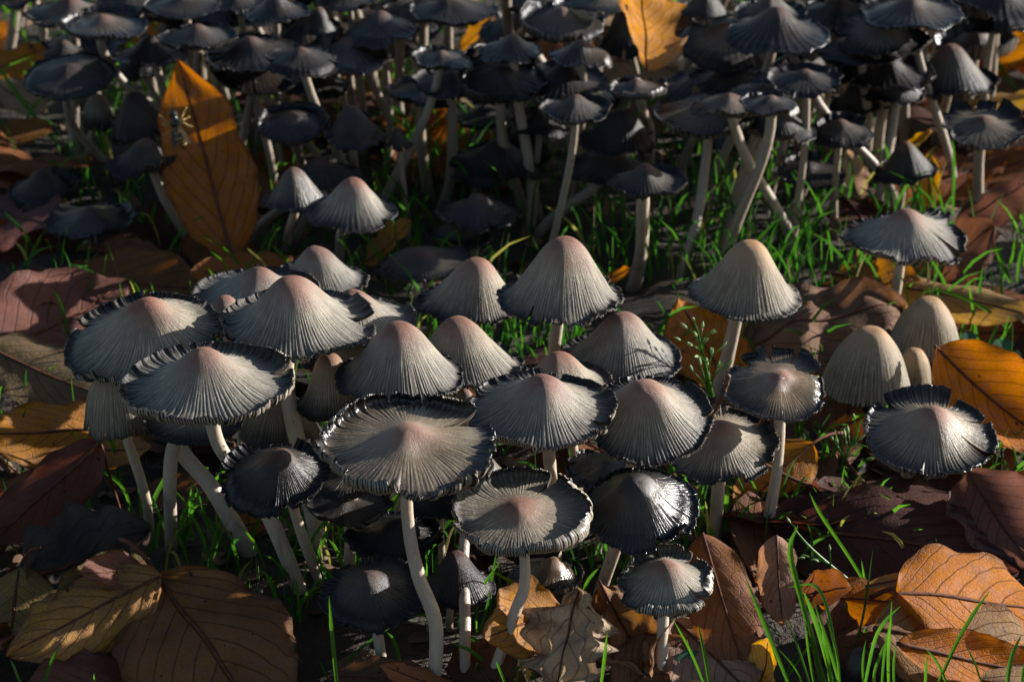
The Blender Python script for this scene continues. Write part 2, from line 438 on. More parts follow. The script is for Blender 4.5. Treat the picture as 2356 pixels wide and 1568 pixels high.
M('large finely pleated grey inkcap with orange knob and pointed overlapping lip', 1250, 866, 1075, 1412, 1033, 852, .056, ink=.24, wet=.3, curl=65, flare=8, wav=.55, splits=[(115, .22), (75, .15), (25, .12), (-25, .25)], b=(1278, 1290), m=[(1266, 1080), (1273, 1180)], sw=31)
M('large grey inkcap with mauve-red knob tucked under the pointed lip of its neighbour', 1478, 885, 1345, 1642, 1065, 862, .048, ink=.3, wet=.3, curl=60, flare=8, wav=.5, splits=[(100, .12), (55, .1), (5, .15), (-20, .1)], b=(1400, 1260))
M('flattened wet inkcap with rolled black rim and glowing orange-pink centre', 940, 985, 748, 1127, 1132, 912, .062, ink=.34, wet=.75, curl=92, flare=0, wav=.95, splits=[(33, .5), (-95, .14), (-150, .1), (80, .12), (105, .1)], clen=.17, knob=.2, b=(995, 1590), m=[(937, 1180), (962, 1320), (1003, 1440)], sw=33)
M('saucer-shaped inkcap with tightly rolled black rim and dusted pink knob', 1193, 1160, 1055, 1357, 1277, 1092, .043, ink=.22, wet=.25, curl=120, flare=-2, wav=.6, splits=[(62, .5), (-88, .12)], clen=.16, knob=.2, b=(1112, 1575), m=[(1208, 1330), (1180, 1420)], sw=27)
M('glossy jet-black inkcap with pale dusted knob', 1460, 1103, 1335, 1606, 1267, 1068, .034, ink=1.0, wet=.75, curl=40, flare=6, wav=.7, splits=[(140, .2), (-70, .1)], b=(1360, 1375), m=[(1410, 1275)], sw=32)
M('grey inkcap with pink knob and glinting flank above a cream stem', 1655, 975, 1520, 1787, 1108, 932, .031, ink=.34, wet=.45, curl=55, flare=6, wav=.7, splits=[(125, .25), (80, .3), (35, .35), (-30, .12)], b=(1640, 1250), sw=32)
M('torn wet inkcap with purple-brown knob on a tall spotted white stem', 1795, 862, 1668, 1902, 962, 800, .044, ink=.45, wet=1.0, curl=65, flare=2, wav=.9, splits=[(95, .5), (60, .4), (130, .3), (20, .3), (-20, .25)], b=(1752, 1260), m=[(1793, 1010), (1783, 1110)], sw=27)
M('sandy conical inkcap with a bitten hole near its tip', 1722, 557, 1585, 1845, 735, None, .040, ink=.16, tan=.75, curl=8, flare=18, wav=.35, roll=4, b=(1640, 930), m=[(1685, 770)], sw=34)
M('ragged umbrella-like inkcap standing alone on a slim stem over brown leaves', 2082, 483, 1942, 2222, 605, 475, .037, ink=.27, curl=45, flare=4, wav=.9, splits=[(-28, .5), (-60, .15), (60, .15), (110, .12), (165, .2)], b=(2032, 790), m=[(2066, 640)], sw=26)
M('smooth tan egg-shaped young inkcap in front of the other closed bells', 1997, 757, 1887, 2095, 937, None, .016, ink=.06, tan=.9, bell=1, wav=.15)
M('greyish closed bell inkcap behind the orange leaf', 2130, 687, 2040, 2212, 838, None, .014, ink=.08, tan=.75, bell=1, wav=.15)
M('small closed tan inkcap bud between the two larger bells', 2100, 795, 2052, 2142, 905, None, .016, ink=.06, tan=.9, bell=1, wav=.1)
M('shiny ragged inkcap with torn upright lobes beside the orange leaf', 2142, 940, 1985, 2290, 1097, 905, .028, ink=.38, wet=.55, curl=60, flare=2, wav=.6, splits=[(125, .25), (60, .3), (20, .45), (-28, .5)], b=(2082, 1130), sw=30)
M('small pinkish-grey inkcap with coiled black shreds at its rim', 1530, 1295, 1430, 1640, 1412, 1268, .028, ink=.08, curl=130, flare=5, wav=1.0, splits=[(100, .3), (50, .4), (170, .35), (-35, .55), (-110, .15)], clen=.2, b=(1518, 1590), sw=29)
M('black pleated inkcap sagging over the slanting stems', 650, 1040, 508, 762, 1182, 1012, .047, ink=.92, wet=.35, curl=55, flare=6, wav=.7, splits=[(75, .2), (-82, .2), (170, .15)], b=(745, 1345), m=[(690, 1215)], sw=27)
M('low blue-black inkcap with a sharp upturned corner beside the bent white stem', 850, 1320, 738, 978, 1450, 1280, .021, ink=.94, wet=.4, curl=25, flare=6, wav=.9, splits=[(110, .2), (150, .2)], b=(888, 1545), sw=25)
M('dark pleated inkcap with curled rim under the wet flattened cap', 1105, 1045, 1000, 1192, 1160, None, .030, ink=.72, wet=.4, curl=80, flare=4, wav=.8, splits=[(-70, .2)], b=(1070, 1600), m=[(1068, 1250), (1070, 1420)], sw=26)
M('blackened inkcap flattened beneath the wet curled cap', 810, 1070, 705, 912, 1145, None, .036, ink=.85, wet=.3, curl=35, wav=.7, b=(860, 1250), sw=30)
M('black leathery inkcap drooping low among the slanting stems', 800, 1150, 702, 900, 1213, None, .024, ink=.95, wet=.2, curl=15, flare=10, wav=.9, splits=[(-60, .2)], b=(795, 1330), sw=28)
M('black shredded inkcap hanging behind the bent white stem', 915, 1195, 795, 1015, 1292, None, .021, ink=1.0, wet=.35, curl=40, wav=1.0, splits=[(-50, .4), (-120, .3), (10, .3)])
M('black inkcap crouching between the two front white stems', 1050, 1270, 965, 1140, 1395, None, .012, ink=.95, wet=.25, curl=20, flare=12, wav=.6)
M('small glossy brown-black inkcap with pale tip behind the front white stem', 1277, 1283, 1165, 1340, 1372, None, .010, ink=.6, wet=1.0, tan=.4, curl=20, flare=10, wav=.6)
M('frayed pale bell-shaped inkcap hanging below the wide pale cap', 272, 838, 197, 362, 1012, None, .042, ink=.16, tan=.4, bell=1, wav=.5, splits=[(-60, .2), (-110, .1), (-150, .12)], b=(335, 1225), sw=24)
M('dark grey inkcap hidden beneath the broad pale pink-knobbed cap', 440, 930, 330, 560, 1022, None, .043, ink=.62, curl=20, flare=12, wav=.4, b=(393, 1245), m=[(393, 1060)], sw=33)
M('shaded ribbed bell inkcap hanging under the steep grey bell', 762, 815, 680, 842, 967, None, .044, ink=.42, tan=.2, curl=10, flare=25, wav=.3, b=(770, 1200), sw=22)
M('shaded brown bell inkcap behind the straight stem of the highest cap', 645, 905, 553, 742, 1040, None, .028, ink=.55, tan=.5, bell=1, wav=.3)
M('grey striped inkcap wedged under the steep cream cap', 800, 765, 712, 880, 862, None, .047, ink=.4, curl=30, wav=.5)
M('small reddish inkcap button beside the large finely pleated cap', 1068, 893, 1028, 1112, 950, None, .036, ink=.1, curl=20)
M('small reddish inkcap button behind the torn wet cap', 1672, 935, 1615, 1730, 990, None, .027, ink=.15, curl=25)
M('collapsed black inkcap under the grey cap with the mauve-red knob', 1400, 1060, 1300, 1490, 1125, None, .026, ink=1.0, wet=.6, curl=70, wav=1.1, splits=[(-60, .3), (100, .3)])
M('crumpled navy inkcap lying behind the steep grey bell', 975, 575, 868, 1082, 650, 555, .020, ink=.85, wet=.35, curl=70, wav=1.2, splits=[(60, .3)])
M('collapsed grey-black inkcap sunk in the grass behind the near cluster', 1060, 500, 980, 1135, 570, None, .014, ink=.8, wet=.1, curl=30, wav=1.2)
M('black crumpled inkcap wedged below the rim of the dark pleated cap', 1010, 1135, 930, 1092, 1195, None, .024, ink=1.0, wet=.3, curl=30, wav=1.1)
M('half buried shiny black inkcap at the foot of the grass tuft', 1975, 1492, 1932, 2014, 1580, None, .004, ink=1.0, wet=.8, bell=1, wav=.3)

# --- between the clusters
G = 'inkcap mushrooms of the rear clump'
M('blue-grey conical inkcap lit on one flank in front of the rear clump', 815, 412, 705, 915, 532, None, .038, ink=.42, wet=.15, curl=15, flare=15, wav=.5, b=(782, 600), sw=20, group=G)
M('dark inkcap with a white glint just beside the upright orange leaf', 678, 388, 602, 757, 490, None, .036, ink=.75, wet=.5, curl=15, flare=15, wav=.5, b=(655, 580), sw=20, group=G)
M('black-brimmed inkcap with a thick stem standing apart in the grass', 1482, 377, 1395, 1577, 458, None, .046, ink=.85, wet=.2, curl=35, flare=8, wav=.8, b=(1450, 650), sw=32, group=G)

# --- the rear clump
M('mauve-grey inkcap with smooth broad cap over a black shaded cap', 165, -8, 55, 248, 65, None, .056, ink=.4, group=G, sw=24)
M('pale saucer inkcap with bright wet glints on a long slanting stem', 237, 35, 147, 340, 92, 22, .060, ink=.42, wet=.8, curl=70, flare=0, wav=.5, b=(480, 420), m=[(235, 110), (285, 190), (395, 285)], sw=22, group=G)
M('dark mauve inkcap with reddish knob above the upright orange leaf', 455, 57, 365, 545, 122, None, .054, ink=.62, wet=.2, curl=35, b=(400, 330), sw=22, group=G)
M('black shaded inkcap on a stem curving out to one side', 160, 150, 50, 262, 228, 120, .052, ink=.92, wet=.3, curl=45, wav=.5, b=(300, 405), m=[(155, 245), (180, 305)], sw=20, group=G)
M('black inkcap behind the long slanting stem', 322, 112, 258, 382, 182, None, .042, ink=.95, curl=30, group=G)
M('dark folded inkcap beside the wasp', 312, 215, 245, 402, 322, None, .034, ink=.9, curl=20, wav=.7, group=G)
M('dull blue-grey inkcap on a stem sweeping down behind the upright leaf', 340, 320, 245, 412, 406, None, .034, ink=.72, curl=30, wav=.9, splits=[(-100, .2)], b=(490, 590), m=[(365, 425), (405, 505)], sw=22, group=G)
M('pale closed inkcap in the shade behind the curved stem', 228, 212, 192, 266, 302, None, .016, ink=.2, bell=1, tan=.2, group=G)
M('dim grey inkcap behind the black shaded cap', 145, 92, 100, 200, 140, None, .045, ink=.6, group=G)
M('rotted black inkcap lying low beside the mauve leaf', 100, 390, 18, 182, 472, None, .014, ink=.85, wav=1.0, curl=40, group=G)
M('collapsed black inkcap with a pale crease above the torn leaf', 208, 478, 108, 318, 553, 462, .018, ink=.85, wet=.4, wav=1.2, curl=40, splits=[(-70, .2)], group=G)
M('glittering wet inkcap tipped forward above the upright orange leaf', 582, 122, 487, 693, 222, 108, .050, ink=.72, wet=1.0, curl=40, flare=4, wav=.4, roll=6, splits=[(50, .2)], group=G)
M('blue-black inkcap with white speckled shoulder at the back of the rear clump', 632, -15, 563, 712, 56, None, .058, ink=.8, wet=.6, group=G)
M('slate-blue conical inkcap in the middle of the rear clump', 735, 18, 690, 782, 88, None, .050, ink=.75, wet=.4, flare=15, curl=10, group=G)
M('wide dark inkcap with bright glint at one end of its rim', 877, 26, 783, 967, 98, None, .054, ink=.75, wet=.7, curl=45, wav=.6, group=G)
M('domed dark inkcap with glinting curled brim on a straight pale stem', 805, 87, 690, 900, 157, 98, .050, ink=.68, wet=.7, curl=85, flare=2, wav=.7, b=(822, 330), m=[(806, 190)], sw=20, group=G)
M('blue-black inkcap on a thick pale stem in the rear clump', 1030, -8, 945, 1148, 62, None, .057, ink=.85, wet=.3, curl=40, b=(1020, 280), sw=26, group=G)
M('black inkcap lost in shade behind the glittering wet cap', 738, 160, 638, 802, 228, None, .040, ink=.95, wet=.2, group=G)
M('dark inkcap with a pale blue dome and upcurled rim', 667, 262, 594, 753, 334, 240, .042, ink=.75, wet=.5, curl=75, flare=0, wav=.6, b=(675, 440), sw=22, group=G)
M('navy inkcap with wavy skirt on a lit cream stem', 805, 245, 748, 888, 332, None, .042, ink=.85, wet=.2, curl=25, wav=.9, flare=12, b=(797, 470), sw=20, group=G)
M('small grey inkcap with a glint between the dark stems', 915, 295, 888, 952, 347, None, .034, ink=.6, wet=.3, flare=20, curl=0, group=G)
M('flat black inkcap with beaded glinting edge', 985, 190, 888, 1062, 242, None, .048, ink=.85, wet=.8, curl=50, wav=.7, b=(990, 450), m=[(967, 300)], sw=25, group=G)
M('large blue-black inkcap joined rim to rim with the flat beaded cap', 1150, 155, 1050, 1252, 247, 120, .052, ink=.9, wet=.35, curl=55, wav=.9, b=(1215, 490), m=[(1158, 330)], sw=26, group=G)
M('black ridged inkcap shaped like a tent', 1300, 145, 1192, 1402, 232, None, .050, ink=.97, wet=.15, curl=15, flare=14, wav=.5, b=(1345, 480), m=[(1305, 280)], sw=24, group=G)
M('flat black inkcap low behind the tent-shaped cap', 1240, 255, 1168, 1305, 312, None, .036, ink=1.0, wav=.8, group=G)
M('sooty black inkcap seen from its gills behind a pale stem', 1440, 250, 1330, 1505, 352, None, .036, ink=1.0, curl=10, flare=20, wav=.8, splits=[(80, .3)], group=G)
M('striped inkcap with rolled brim like a hat on a tall bent stem', 1465, 183, 1398, 1530, 230, None, .055, ink=.65, wet=.4, curl=95, clen=.3, flare=0, wav=.7, b=(1490, 430), m=[(1478, 250), (1496, 310)], sw=23, group=G)
M('open mauve inkcap with black rolled edge and pale lit flank', 1293, 20, 1197, 1392, 98, 10, .056, ink=.36, wet=.3, curl=80, wav=.7, splits=[(-60, .2)], group=G, sw=24)
M('conical mauve-grey inkcap against the curled two-toned leaf', 1440, 14, 1372, 1512, 130, None, .044, ink=.5, flare=20, curl=5, group=G)
M('broad soft-brown inkcap with tattered black margin beside the curled leaf', 1680, 55, 1555, 1787, 150, 30, .052, ink=.34, curl=50, wav=.6, splits=[(140, .2)], b=(1680, 300), sw=22, group=G)
M('steep slate inkcap with a pale streak on its knob', 1845, 108, 1725, 1957, 212, None, .048, ink=.6, wet=.2, curl=25, flare=10, wav=.6, b=(1845, 370), sw=22, group=G)
M('inkcap with lit reddish knob half hidden behind the steep slate cap', 1872, 62, 1795, 1950, 140, None, .046, ink=.4, curl=40, wav=.7, group=G)
M('wide brown-grey inkcap with two raised black flaps', 2022, 50, 1930, 2132, 138, 22, .054, ink=.42, curl=60, wav=.9, splits=[(75, .4), (-95, .15)], b=(2020, 270), sw=22, group=G)
M('tall mauve-brown inkcap with notched edge at the outer end of the rear clump', 2182, 105, 2093, 2292, 224, None, .046, ink=.4, curl=30, wav=.8, flare=8, splits=[(-80, .12), (-120, .1)], b=(2150, 330), sw=22, group=G)
M('small pinkish-grey inkcap on a long leaning cream stem', 2060, 160, 1985, 2135, 242, None, .050, ink=.45, curl=40, wav=.8, b=(2008, 500), m=[(2055, 290)], sw=22, group=G)
M('tilted dark inkcap behind the long leaning cream stem', 1980, 172, 1905, 2065, 270, None, .040, ink=.65, curl=20, roll=-18, flare=14, group=G)
M('shallow inkcap with a wide upturned bowl and dark rolled edge', 1640, 243, 1503, 1737, 322, 210, .050, ink=.42, wet=.2, curl=60, flare=0, wav=.6, splits=[(60, .2)], b=(1552, 660), m=[(1620, 400), (1600, 520)], sw=24, group=G)
M('plain mauve inkcap on a thick slanting stem', 1790, 243, 1700, 1877, 330, None, .045, ink=.5, curl=20, flare=10, wav=.5, b=(1645, 590), m=[(1745, 350)], sw=26, group=G)
M('small scalloped dark inkcap above the green grass', 1932, 275, 1865, 2012, 333, None, .042, ink=.65, curl=25, wav=.9, b=(1928, 540), sw=17, group=G)
M('pinkish inkcap with a raised tongue at its rim on a straight cream stem', 2262, 270, 2168, 2360, 342, 238, .042, ink=.4, curl=55, wav=1.0, splits=[(100, .4), (60, .3)], b=(2240, 520), sw=27, group=G)
M('dull dark inkcap sagging in front of the leaf litter', 2080, 330, 2008, 2152, 420, None, .024, ink=.65, tan=.3, wav=.7, roll=-12, flare=14, group=G)
M('smooth mauve inkcap cut by the curled leaf and the brown cap', 1772, -12, 1690, 1852, 62, None, .058, ink=.5, group=G)
M('purple-black inkcap next to the lit half of the curled leaf', 1622, -25, 1562, 1682, 50, None, .056, ink=.7, group=G)
M('shaded purple inkcap under the broad soft-brown cap', 1612, 148, 1550, 1672, 205, None, .036, ink=.75, group=G)
M('dark inkcap at the far edge behind the mauve cap with the reddish knob', 425, -15, 332, 508, 42, None, .056, ink=.75, wet=.4, group=G)
M('grey glinting inkcap squeezed behind the blue-black shoulder cap', 545, -28, 470, 610, 30, None, .056, ink=.65, wet=.6, group=G)
M('dusky inkcap behind the wide glinting dark cap', 800, -35, 720, 880, 25, None, .058, ink=.7, wet=.4, group=G)
M('pale mauve inkcap behind the open cap with the lit flank', 1380, -30, 1300, 1470, 30, None, .060, ink=.45, group=G)
M('tall inkcap of which the bright white stem shows', 1178, -95, 1080, 1270, -15, None, .062, ink=.5, b=(1192, 205), m=[(1165, 20)], sw=25, group=G)
M('brown-grey inkcap behind the steep slate cap', 1930, 0, 1850, 2010, 62, None, .050, ink=.5, group=G)

# --- back rows that fill the clump
rf = random.Random(21)
def fill(n, x0, x1, y0, y1, z0, z1, r0=.011, r1=.016):
    k = 0
    while k < n:
        x, y, z, R_ = rf.uniform(x0, x1), rf.uniform(y0, y1), rf.uniform(z0, z1), rf.uniform(r0, r1)
        p = Vector((x, y, z)) - CAMP; d = p.dot(FWD)
        u, v = W0 / 2 + p.x / d * FPX, H0 / 2 - p.dot(UPV) / d * FPX
        a = R_ / d * FPX
        if 1340 < u < 1600 and v < 230: continue
        ink = rf.choice([.45, .6, .75, .75, .9, .9])
        look = {.45: 'mauve-grey', .6: 'slate-grey', .75: 'dark', .9: 'black'}[ink]
        shape = rf.choice(['steep', 'shallow'])
        wet_, cur_ = rf.choice([.1, .5]), rf.uniform(10, 60)
        M(f"{'wet' if wet_ > .3 else 'dry'} {look} {shape} inkcap with {'curled' if cur_ > 35 else 'drooping'} rim in the back rows of the rear clump", u, v - a * (.50 if shape == 'steep' else .34), u - a, u + a, v + a * .36, None, z, ink=ink, wet=wet_, wav=.7, curl=cur_, sw=rf.uniform(18, 26), group='inkcap mushrooms of the back rows')
        k += 1
fill(30, -.20, .22, .85, .99, .030, .058)
fill(10, -.10, .14, .74, .82, .016, .028)
fill(26, -.13, .15, .775, .87, .040, .054)
fill(28, -.20, .20, .80, .95, .044, .060, .013, .018)
fill(9, -.03, .10, .72, .785, .052, .062, .009, .012)

def prepare(c):
    c.setdefault('ink', .4); c.setdefault('wet', .1); c.setdefault('tan', 0.0); c.setdefault('curl', 40); c.setdefault('flare', 8)
    c.setdefault('wav', .5); c.setdefault('splits', []); c.setdefault('bell', 0); c.setdefault('roll', 0); c.setdefault('clen', .085)
    if c['id'] > 49:                      # rear clump is inky; extra ink also paints in the shade over it
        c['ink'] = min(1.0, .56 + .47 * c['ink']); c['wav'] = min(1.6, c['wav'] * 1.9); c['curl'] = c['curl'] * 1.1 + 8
    else:
        c['ink'] = c['ink'] if c['ink'] > .5 else c['ink'] * .9
        c['wav'] = min(1.2, c['wav'] * 1.25)
    rn = random.Random(c['id'] * 31 + 5)
    if not c['bell']:
        c['splits'] = list(c['splits']) + [(rn.uniform(0, 360), rn.uniform(.05, .10) if c['id'] < 50 else rn.uniform(.08, .24)) for _ in range(rn.randint(2, 4))]
    w = c['R'] - c['L']; a = w / 2
    c['uc'] = (c['L'] + c['R']) / 2
    dep = math.atan2(math.sin(PITCH) + (c['vb'] - H0 / 2) / FPX * math.cos(PITCH), math.cos(PITCH))
    if c['vt'] is not None:
        b = (c['vb'] - c['vt']) / 2
        c['vc'] = (c['vb'] + c['vt']) / 2
        eps = math.asin(min(0.85, b / a)); c['tilt'] = max(-rad(8), min(rad(18), eps - dep)); eps = dep + c['tilt']
    else:
        c['tilt'] = 0.0; eps = dep
        c['vc'] = c['vb'] - a * math.sin(eps)
    c['hpx'] = max(0.22 * a, (c['vc'] - c['va']) / math.cos(eps))
    c['wpx'] = w
    r = ray(c['uc'], c['vc'])
    c['d'] = (c['z'] - CAM_H) / r.z
for i, c in enumerate(MUSH):
    c['id'] = i; prepare(c)

def cap_z(c, X, Y):
    P, R, Hh = c['_P'], c['_R'], c['_H']
    rr = np.hypot(X - P.x, Y - P.y) / R
    z = P.z + Hh * np.clip(1 - rr, 0, 1) ** (1.35 if not c['bell'] else .6) + math.tan(c['tilt']) * (Y - P.y) - math.tan(rad(c['roll'])) * (X - P.x)
    return np.where(rr < 1.03, z + (0.003 if c['curl'] > 50 else 0) * np.clip((rr - .7) / .3, 0, 1), np.nan)
def place(c):
    c['_P'] = at_depth(c['uc'], c['vc'], c['d']); c['_R'] = c['wpx'] / 2 * c['d'] / FPX; c['_H'] = c['hpx'] * c['d'] / FPX
def solve():
    """slide caps along their lines of sight until the higher of two overlapping caps clears the lower one"""
    for c in MUSH: place(c)
    for it in range(220):
        bad = 0
        for i in range(len(MUSH)):
            for j in range(i + 1, len(MUSH)):
                a, b = MUSH[i], MUSH[j]
                dx, dy = a['_P'].x - b['_P'].x, a['_P'].y - b['_P'].y
                if dx * dx + dy * dy > (a['_R'] + b['_R']) ** 2: continue
                if a['z'] < b['z']: a, b = b, a
                x0, x1 = max(a['_P'].x - a['_R'], b['_P'].x - b['_R']), min(a['_P'].x + a['_R'], b['_P'].x + b['_R'])
                y0, y1 = max(a['_P'].y - a['_R'], b['_P'].y - b['_R']), min(a['_P'].y + a['_R'], b['_P'].y + b['_R'])
                X, Y = np.meshgrid(np.linspace(x0, x1, 9), np.linspace(y0, y1, 9))
                g = cap_z(a, X, Y) - cap_z(b, X, Y)
                if np.all(np.isnan(g)): continue
                m = np.nanmin(g)
                if m < 0.003:
                    bad += 1
                    st = 0.0012 if m > -0.006 else 0.0025
                    if a['_P'].z < (0.098 if a['id'] < 100 else 0.064): a['d'] -= st; place(a)
                    if b['_P'].z > (0.018 if not b['bell'] else 0.006): b['d'] += st; place(b)
        if not bad: break
    return bad
N_LEFT = solve()

def ang_noise(rng, phi, ks, fall=0.8):
    o = np.zeros_like(phi); a = 1.0; tot = 0
    for k in ks:
        o += a * np.cos(k * phi + rng.uniform(0, 6.28)); tot += a * a; a *= fall
    return o / math.sqrt(tot / 2) / 1.4
def theta(s, k, c, fl, cu):
    """downward slope (radians) of the cap profile against arc position"""
    if c['bell']:
        return k * (0.60 * smooth(0, .24, s) + 0.34 * smooth(.15, .80, s)) + 0 * fl
    c0 = 1 - c['clen']
    tall = smooth(.55, .95, c['hpx'] * 2 / c['wpx'])
    cv = c.get('conc', .36) * (1 - .8 * tall)
    th = k * ((0.55 + .14 * tall) * smooth(0.0, .20 - .02 * tall, s) + (0.52 - .15 * tall) * smooth(.10, .36, s) - cv * smooth(.40, .90, s))
    w = smooth(.62 + .14 * tall, 1.0, s)
    th = th * (1 - w) + (fl + rad(26) * tall) * w
    w2 = smooth(c0 - .04, 1.0, s)
    return th * (1 - w2) - cu * w2
def build_mushroom(c):
    rng = np.random.default_rng(1000 + c['id'] * 7)
    near = c['id'] < 47
    big = c['wpx'] > 215 and near
    Np, cpp, NR = (92, 4, 32) if big else ((66, 4, 23) if near else ((40, 3, 17) if c['id'] < 100 else (30, 3, 13)))
    NA = Np * cpp
    R, Hh, P = c['_R'], c['_H'], c['_P']
    t = np.linspace(0, 1, NR); s = 0.035 + 0.965 * (1 - (1 - t) ** 1.25)
    pj = rng.normal(0, 0.22, Np) * (2 * np.pi / Np)
    phi = np.arange(NA) / NA * 2 * np.pi
    phi = phi + np.interp(np.arange(NA), np.arange(Np + 1) * cpp, np.append(pj, pj[0]))
    n1, n2, n3 = (ang_noise(rng, phi, ks) for ks in ((1, 2, 3, 5), (1, 2, 4, 7), (1, 3, 5, 8)))
    n4 = ang_noise(rng, phi, (11, 17, 23))
    wav = c['wav']
    fl = rad(c['flare']) + rad(20) * wav * n1
    cu = rad(c['curl']) * (1 + 0.40 * wav * n2) + rad(9) * wav * n4 + rad(9) * wav * np.repeat(rng.normal(0, 1, Np), cpp)
    target = Hh / R
    KN = min(c.get('knob', .12), target * .45) * (1 - .85 * float(smooth(.5, .85, target)))
    lo, hi = rad(2), rad(89)
    def prof(k, flv, cuv):
        sm = (s[1:] + s[:-1]) / 2; ds = np.diff(s)
        th = theta(sm[:, None], k, c, flv[None, :], cuv[None, :])
        rho = np.vstack([np.full((1, th.shape[1]), s[0] * .98), s[0] * .98 + np.cumsum(np.cos(th) * ds[:, None], 0)])
        zet = np.vstack([np.zeros((1, th.shape[1])), -np.cumsum(np.sin(th) * ds[:, None], 0)])
        if not c['bell']: zet = zet + KN * (np.exp(-(rho / .24) ** 2) - 1)
        return rho, zet
    one = np.array([rad(c['flare'])]), np.array([rad(c['curl'])])
    for _ in range(24):
        k = (lo + hi) / 2
        r_, z_ = prof(k, *one)
        if -z_.min() / r_.max() > target: hi = k
        else: lo = k
    rho, zet = prof(k, fl, cu)
    sc = R / r_.max(); top = -z_.min() * sc
    ln = 1 + 0.035 * wav * n3 + 0.007 * rng.standard_normal(NA) + 0.016 * wav * np.repeat(rng.normal(0, 1, Np), cpp) + 0.012 * wav * n4
    lnw = 1 + (ln - 1)[None, :] * smooth(.4, 1, s)[:, None]
    rho, zet = rho * sc * lnw, zet * sc * lnw + top
    # torn margin: cuts open between pleats and the lobes lift differently
    ph2 = np.broadcast_to(phi, rho.shape).copy()
    skip = np.zeros((NR - 1, NA), bool)
    if c['splits']:
        ang = sorted([(rad(a) % (2 * np.pi), d) for a, d in c['splits']])
        edges = np.array([a for a, _ in ang])
        lobe = np.searchsorted(edges, phi % (2 * np.pi)) % len(edges)
        lift = rng.normal(0, 0.10, len(edges))[lobe] * wav
        dmax = max(d for _, d in ang)
        zet = zet + (lift[None, :] * R * 0.8) * smooth(1 - dmax, 1.0, s)[:, None] * smooth(0.35, 1, s)[:, None]
        for a, d in ang:
            dl = (phi - a + np.pi) % (2 * np.pi) - np.pi
            col = int(np.argmin(np.where(dl <= 0, -dl, 9)))
            wv = np.clip((s - (1 - d)) / d, 0, 1)[:, None]
            gap = 0.025 + 0.10 * d
            sg = np.where((np.arange(NA) - col) % NA == 0, -1, np.where(dl <= 0, -1, 1))
            ph2 += gap * sg[None, :] * np.exp(-np.abs(dl) / 0.30)[None, :] * wv
            skip[:, col] |= s[1:] > (1 - d)
    # pleats
    pat = np.array({4: [0., .62, 1., .62], 3: [0., .8, .8]}[cpp])
    ridge = np.tile(pat, Np)
    start = np.repeat(rng.uniform(.20, .48, Np), cpp)
    strength = np.repeat(rng.uniform(.6, 1.25, Np), cpp)
    grow = smooth(start[None, :], start[None, :] + .40, s[:, None]) * strength
    drho, dz = np.gradient(rho, axis=0), np.gradient(zet, axis=0)
    L_ = np.hypot(drho, dz) + 1e-12
    nr, nz = -dz / L_, drho / L_
    amp = R * (0.0112 if not c['bell'] else 0.0065) * (44 / Np if cpp == 3 else 1.0)
    amp *= 1 + .7 * float(smooth(.6, .95, c['ink']))
    amp *= .55 + .45 * float(smooth(.25, .6, target))
    dsp = amp * grow * (ridge[None, :] - .5)
    lump = 0.018 * R * ang_noise(rng, phi, (2, 3, 4))[None, :] * smooth(0, .4, s)[:, None]
    dsp = dsp + lump
    rt, zt = rho + nr * dsp, zet + nz * dsp
    thick = R * (0.10 * (1 - s) + 0.016)[:, None]
    gill = np.tile([0., 1.], NA // 2 + 1)[:NA]
    gd = R * 0.045 * smooth(.1, .4, s)[:, None] * (1 - 0.55 * smooth(.8, 1, s)[:, None])
    rb, zb = rt - nr * (thick + gd * gill[None, :]), zt - nz * (thick + gd * gill[None, :])
    offx = (c['ua'] - c['uc']) * c['d'] / FPX - top * math.sin(rad(c['roll']))
    offx = max(-.35 * R, min(.35 * R, offx))
    ct, st, cr, sr = math.cos(c['tilt']), math.sin(c['tilt']), math.cos(rad(c['roll'])), math.sin(rad(c['roll']))
    def world(r, z):
        x = r * np.cos(ph2) + offx * np.clip(1 - r / R, 0, 1); y = r * np.sin(ph2)
        y, z = y * ct - z * st, y * st + z * ct
        x, z = x * cr + z * sr, -x * sr + z * cr
        return np.stack([x + P.x, y + P.y, z + P.z], -1).reshape(-1, 3)
    Vt, Vb = world(rt, zt), world(rb, zb)
    def pt(x, y, z):
        y, z = y * ct - z * st, y * st + z * ct
        x, z = x * cr + z * sr, -x * sr + z * cr
        return np.array([x + P.x, y + P.y, z + P.z])
    apex = pt(offx, 0, top + 0.004 * R)
    N = NR * NA
    V = np.vstack([Vt, apex[None], Vb])
    i = np.arange(NA); j = np.arange(NR - 1)[:, None] * NA
    q = np.stack([j + i, j + NA + i, j + NA + (i + 1) % NA, j + (i + 1) % NA], -1)
    keep = ~skip
    qt = q[keep]
    qb = (q[keep] + N + 1)[:, ::-1]
    tt = np.stack([np.full(NA, N), i, (i + 1) % NA], -1)
    rim = (NR - 1) * NA
    br = np.stack([rim + i, rim + i + N + 1, rim + (i + 1) % NA + N + 1, rim + (i + 1) % NA], -1)[keep[-1]]
    sides = []
    for jj, col in zip(*np.where(skip)):
        for cc, fl_ in ((col, 0), ((col + 1) % NA, 1)):
            a_, b_ = jj * NA + cc, (jj + 1) * NA + cc
            sides.append([a_, b_, b_ + N + 1, a_ + N + 1] if fl_ else [b_, a_, a_ + N + 1, b_ + N + 1])
    qc = np.vstack([qt, br] + ([np.array(sides)] if sides else []))
    srow = np.repeat(s, NA)
    at = {'rad': np.concatenate([srow, [0.0], srow]), 'ridge': np.concatenate([np.tile(ridge, NR), [1.0], np.tile(ridge, NR)]),
          'ang': np.concatenate([np.tile(np.arange(NA) / NA, NR), [0.0], np.tile(np.arange(NA) / NA, NR)]),
          'gill': np.concatenate([np.zeros(N + 1), np.tile(gill, NR)])}
